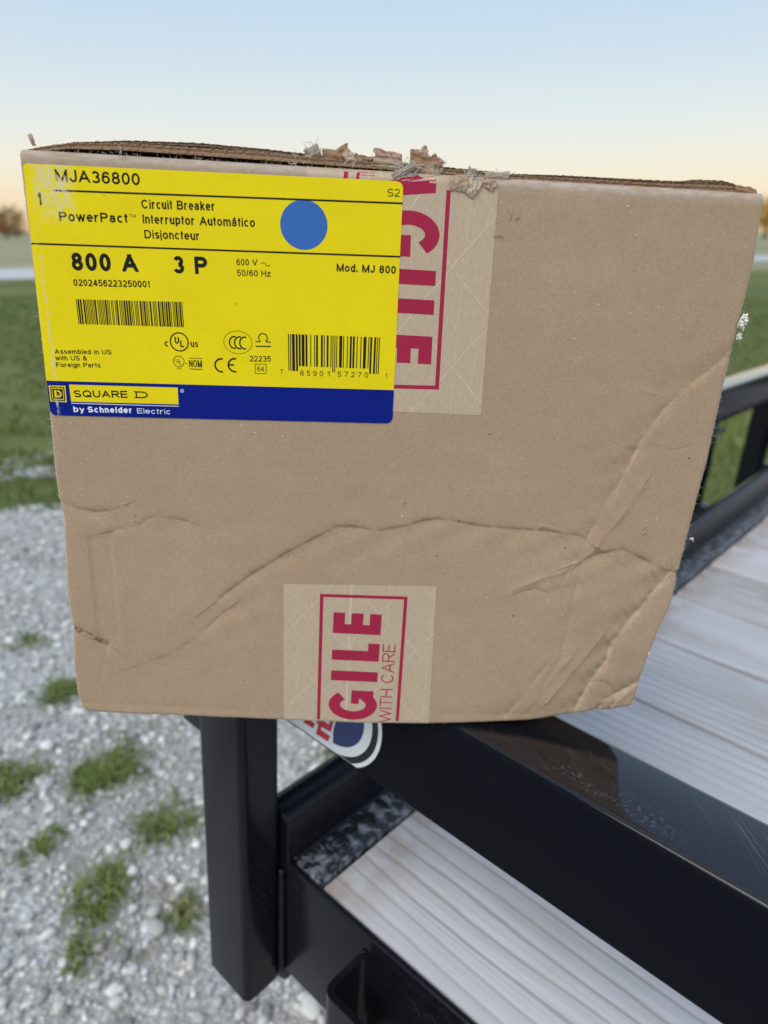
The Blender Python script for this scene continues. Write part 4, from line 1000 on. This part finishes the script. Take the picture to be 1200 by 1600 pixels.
text(ink, 'SQUARE', (13.1, 173.75), (37.6, 174.75), 3.3, .19); text(ink, 'D', (41.4, 174.85), (47.0, 175.05), 3.2, .19); ink.line((40.6, 175.1), (42.2, 175.15), .45, lift=.01); ink.line((40.6, 177.8), (42.2, 177.85), .45, lift=.01)
ink.build('maker_name', M_INK, label)
ink = Ink(LIFT+.17); ink.quad((4.2, 176.6), (5.2, 176.65), (5.2, 173.2), (4.2, 173.15)); ink.arc((5.6, 174.9), 1.9, 1.75, .75, -90, 90, 20, lift=.004); ink.build('maker_emblem', M_YEL, label)
ink = Ink(LIFT+.10)
text(ink, 'by', (12.14, 166.75), (17.2, 166.9), 2.75, .2); text(ink, 'Schneider', (18.7, 166.95), (39.3, 167.7), 2.75, .225); text(ink, 'Electric', (41.5, 167.75), (57.0, 168.15), 2.4, .13)
ink.line((11.4, 170.85), (60.9, 172.1), .3, 20); ink.arc((62.7, 179.4), .85, .85, .16, 0, 360, 20); text(ink, 'R', (62.4, 179.0), (63.05, 179.0), .85, .16)
ink.build('maker_subtitle', M_WHITE, label)

# ---- red FRAGILE printing on the tapes (reading direction r, cap direction c)
def fragile(ink, base, rdir, cdir, s0=0.):
    base, r, c = np.array(base), np.array(rdir), np.array(cdir)
    def q(r0, r1, c0, c1, lift=0):
        f = lambda a, b: base+r*a+c*b
        ink.quad(f(r0, c0), f(r1, c0), f(r1, c1), f(r0, c1), max(1, int(abs(r1-r0)/1.2)), max(1, int(abs(c1-c0)/1.2)), lift)
    return q
def block_E(q, x):
    q(x, x+5.6, 0, 25); q(x+5.6, x+12.3, 0, 6); q(x+5.6, x+12.3, 9.4, 15.6); q(x+5.6, x+12.3, 19, 25)
def block_L(q, x): q(x, x+6.2, 0, 25); q(x+6.2, x+10.9, 0, 6)
def block_I(q, x): q(x, x+6.2, 0, 25)
def block_G(ink, base, r, c, x, wd=18.5):
    base, r, c = np.array(base), np.array(r), np.array(c); cx, cc = x+wd/2, 12.5
    p = []; N = 40
    for i in range(N+1):
        t = R(38+(322-38)*i/N)                                  # opening to the reading direction
        for k, (ra, rc) in enumerate(((wd/2, 13.2), (wd/2-5.6, 7.0), ((wd/2+wd/2-5.6)/2, 10.1))):
            xy = base+r*(cx+ra*math.cos(t))+c*(cc+rc*math.sin(t)); p.append((xy[0], xy[1], 0))
    ink.add(p, [(3*i, 3*i+3, 3*i+5, 3*i+2) for i in range(N)] + [(3*i+2, 3*i+5, 3*i+4, 3*i+1) for i in range(N)])
    f = lambda a, b: base+r*a+c*b
    x1 = x+wd-.3
    ink.quad(f(x1-5.4, 1.6), f(x1, 1.6), f(x1, 13.6), f(x1-5.4, 13.6), 4, 8, .01); ink.quad(f(x1-8.6, 9.4), f(x1-5.4, 9.4), f(x1-5.4, 13.6), f(x1-8.6, 13.6), 3, 3, .01)
ink = Ink(.14+.05)
th = R(1.0); rd_, cd_ = np.array([math.sin(-th)*-0+.006, 1.0]), np.array([-1.0, .0])
b2 = (159.9, 0.0)
q = fragile(ink, b2, rd_, cd_)
block_E(q, 55.6); block_L(q, 39.3); block_I(q, 26.4); block_G(ink, b2, rd_, cd_, 1.2, 19.5)
ink.line((172.3, -.3), (172.1, 79.0), 1.75, 40); ink.line((128.9, -1.6), (129.0, 78.2), 1.75, 40); ink.line((129.9, 77.4), (171.2, 78.2), 1.75, 30)
text(ink, 'WITH', (168.9, .3), (168.7, 22.3), 6.7, .095); text(ink, 'CARE', (168.7, 26.2), (168.5, 50.3), 6.7, .095)
ink.build('red_lettering', M_RED, tape2)
ink = Ink(.12+.05)
b1 = (148.6, 0); rdn, cup = np.array([.0245, -1.0])*1, np.array([1.0, .0])
b1 = (148.8+.0, 275.0); 
q = fragile(ink, b1, rdn, cup)
# A cut by the label and the top edge, then G I L E reading downwards
f = lambda a, b: np.array(b1)+rdn*a+cup*b
ink.quad(f(.2, 23.2), f(6.8, 23.2), f(9.4, 0), f(3.5, 0), 4, 14)
ink.quad(f(.2, 15.0), f(1.6, 18.0), f(3.6, 8.0), f(.4, 8.0), 2, 6, .01)
block_G(ink, b1, rdn, cup, 14.0, 18.6); block_I(q, 37.4); block_L(q, 49.6); block_E(q, 65.2)
ink.line((177.4, 269.6), (179.2, 188.0), 1.8, 50); ink.line((180.1, 187.2), (150, 186.3), 1.75, 24); ink.line((134.6, 275.1), (134.4, 269.5), 1.8, 6)
ink.line((139.5, 273.9), (146.5, 273.9), 1.2, 4); ink.line((139.6, 274.2), (139.4, 271), 1.3, 3, .01)
ink.build('red_lettering', M_RED, tape1)
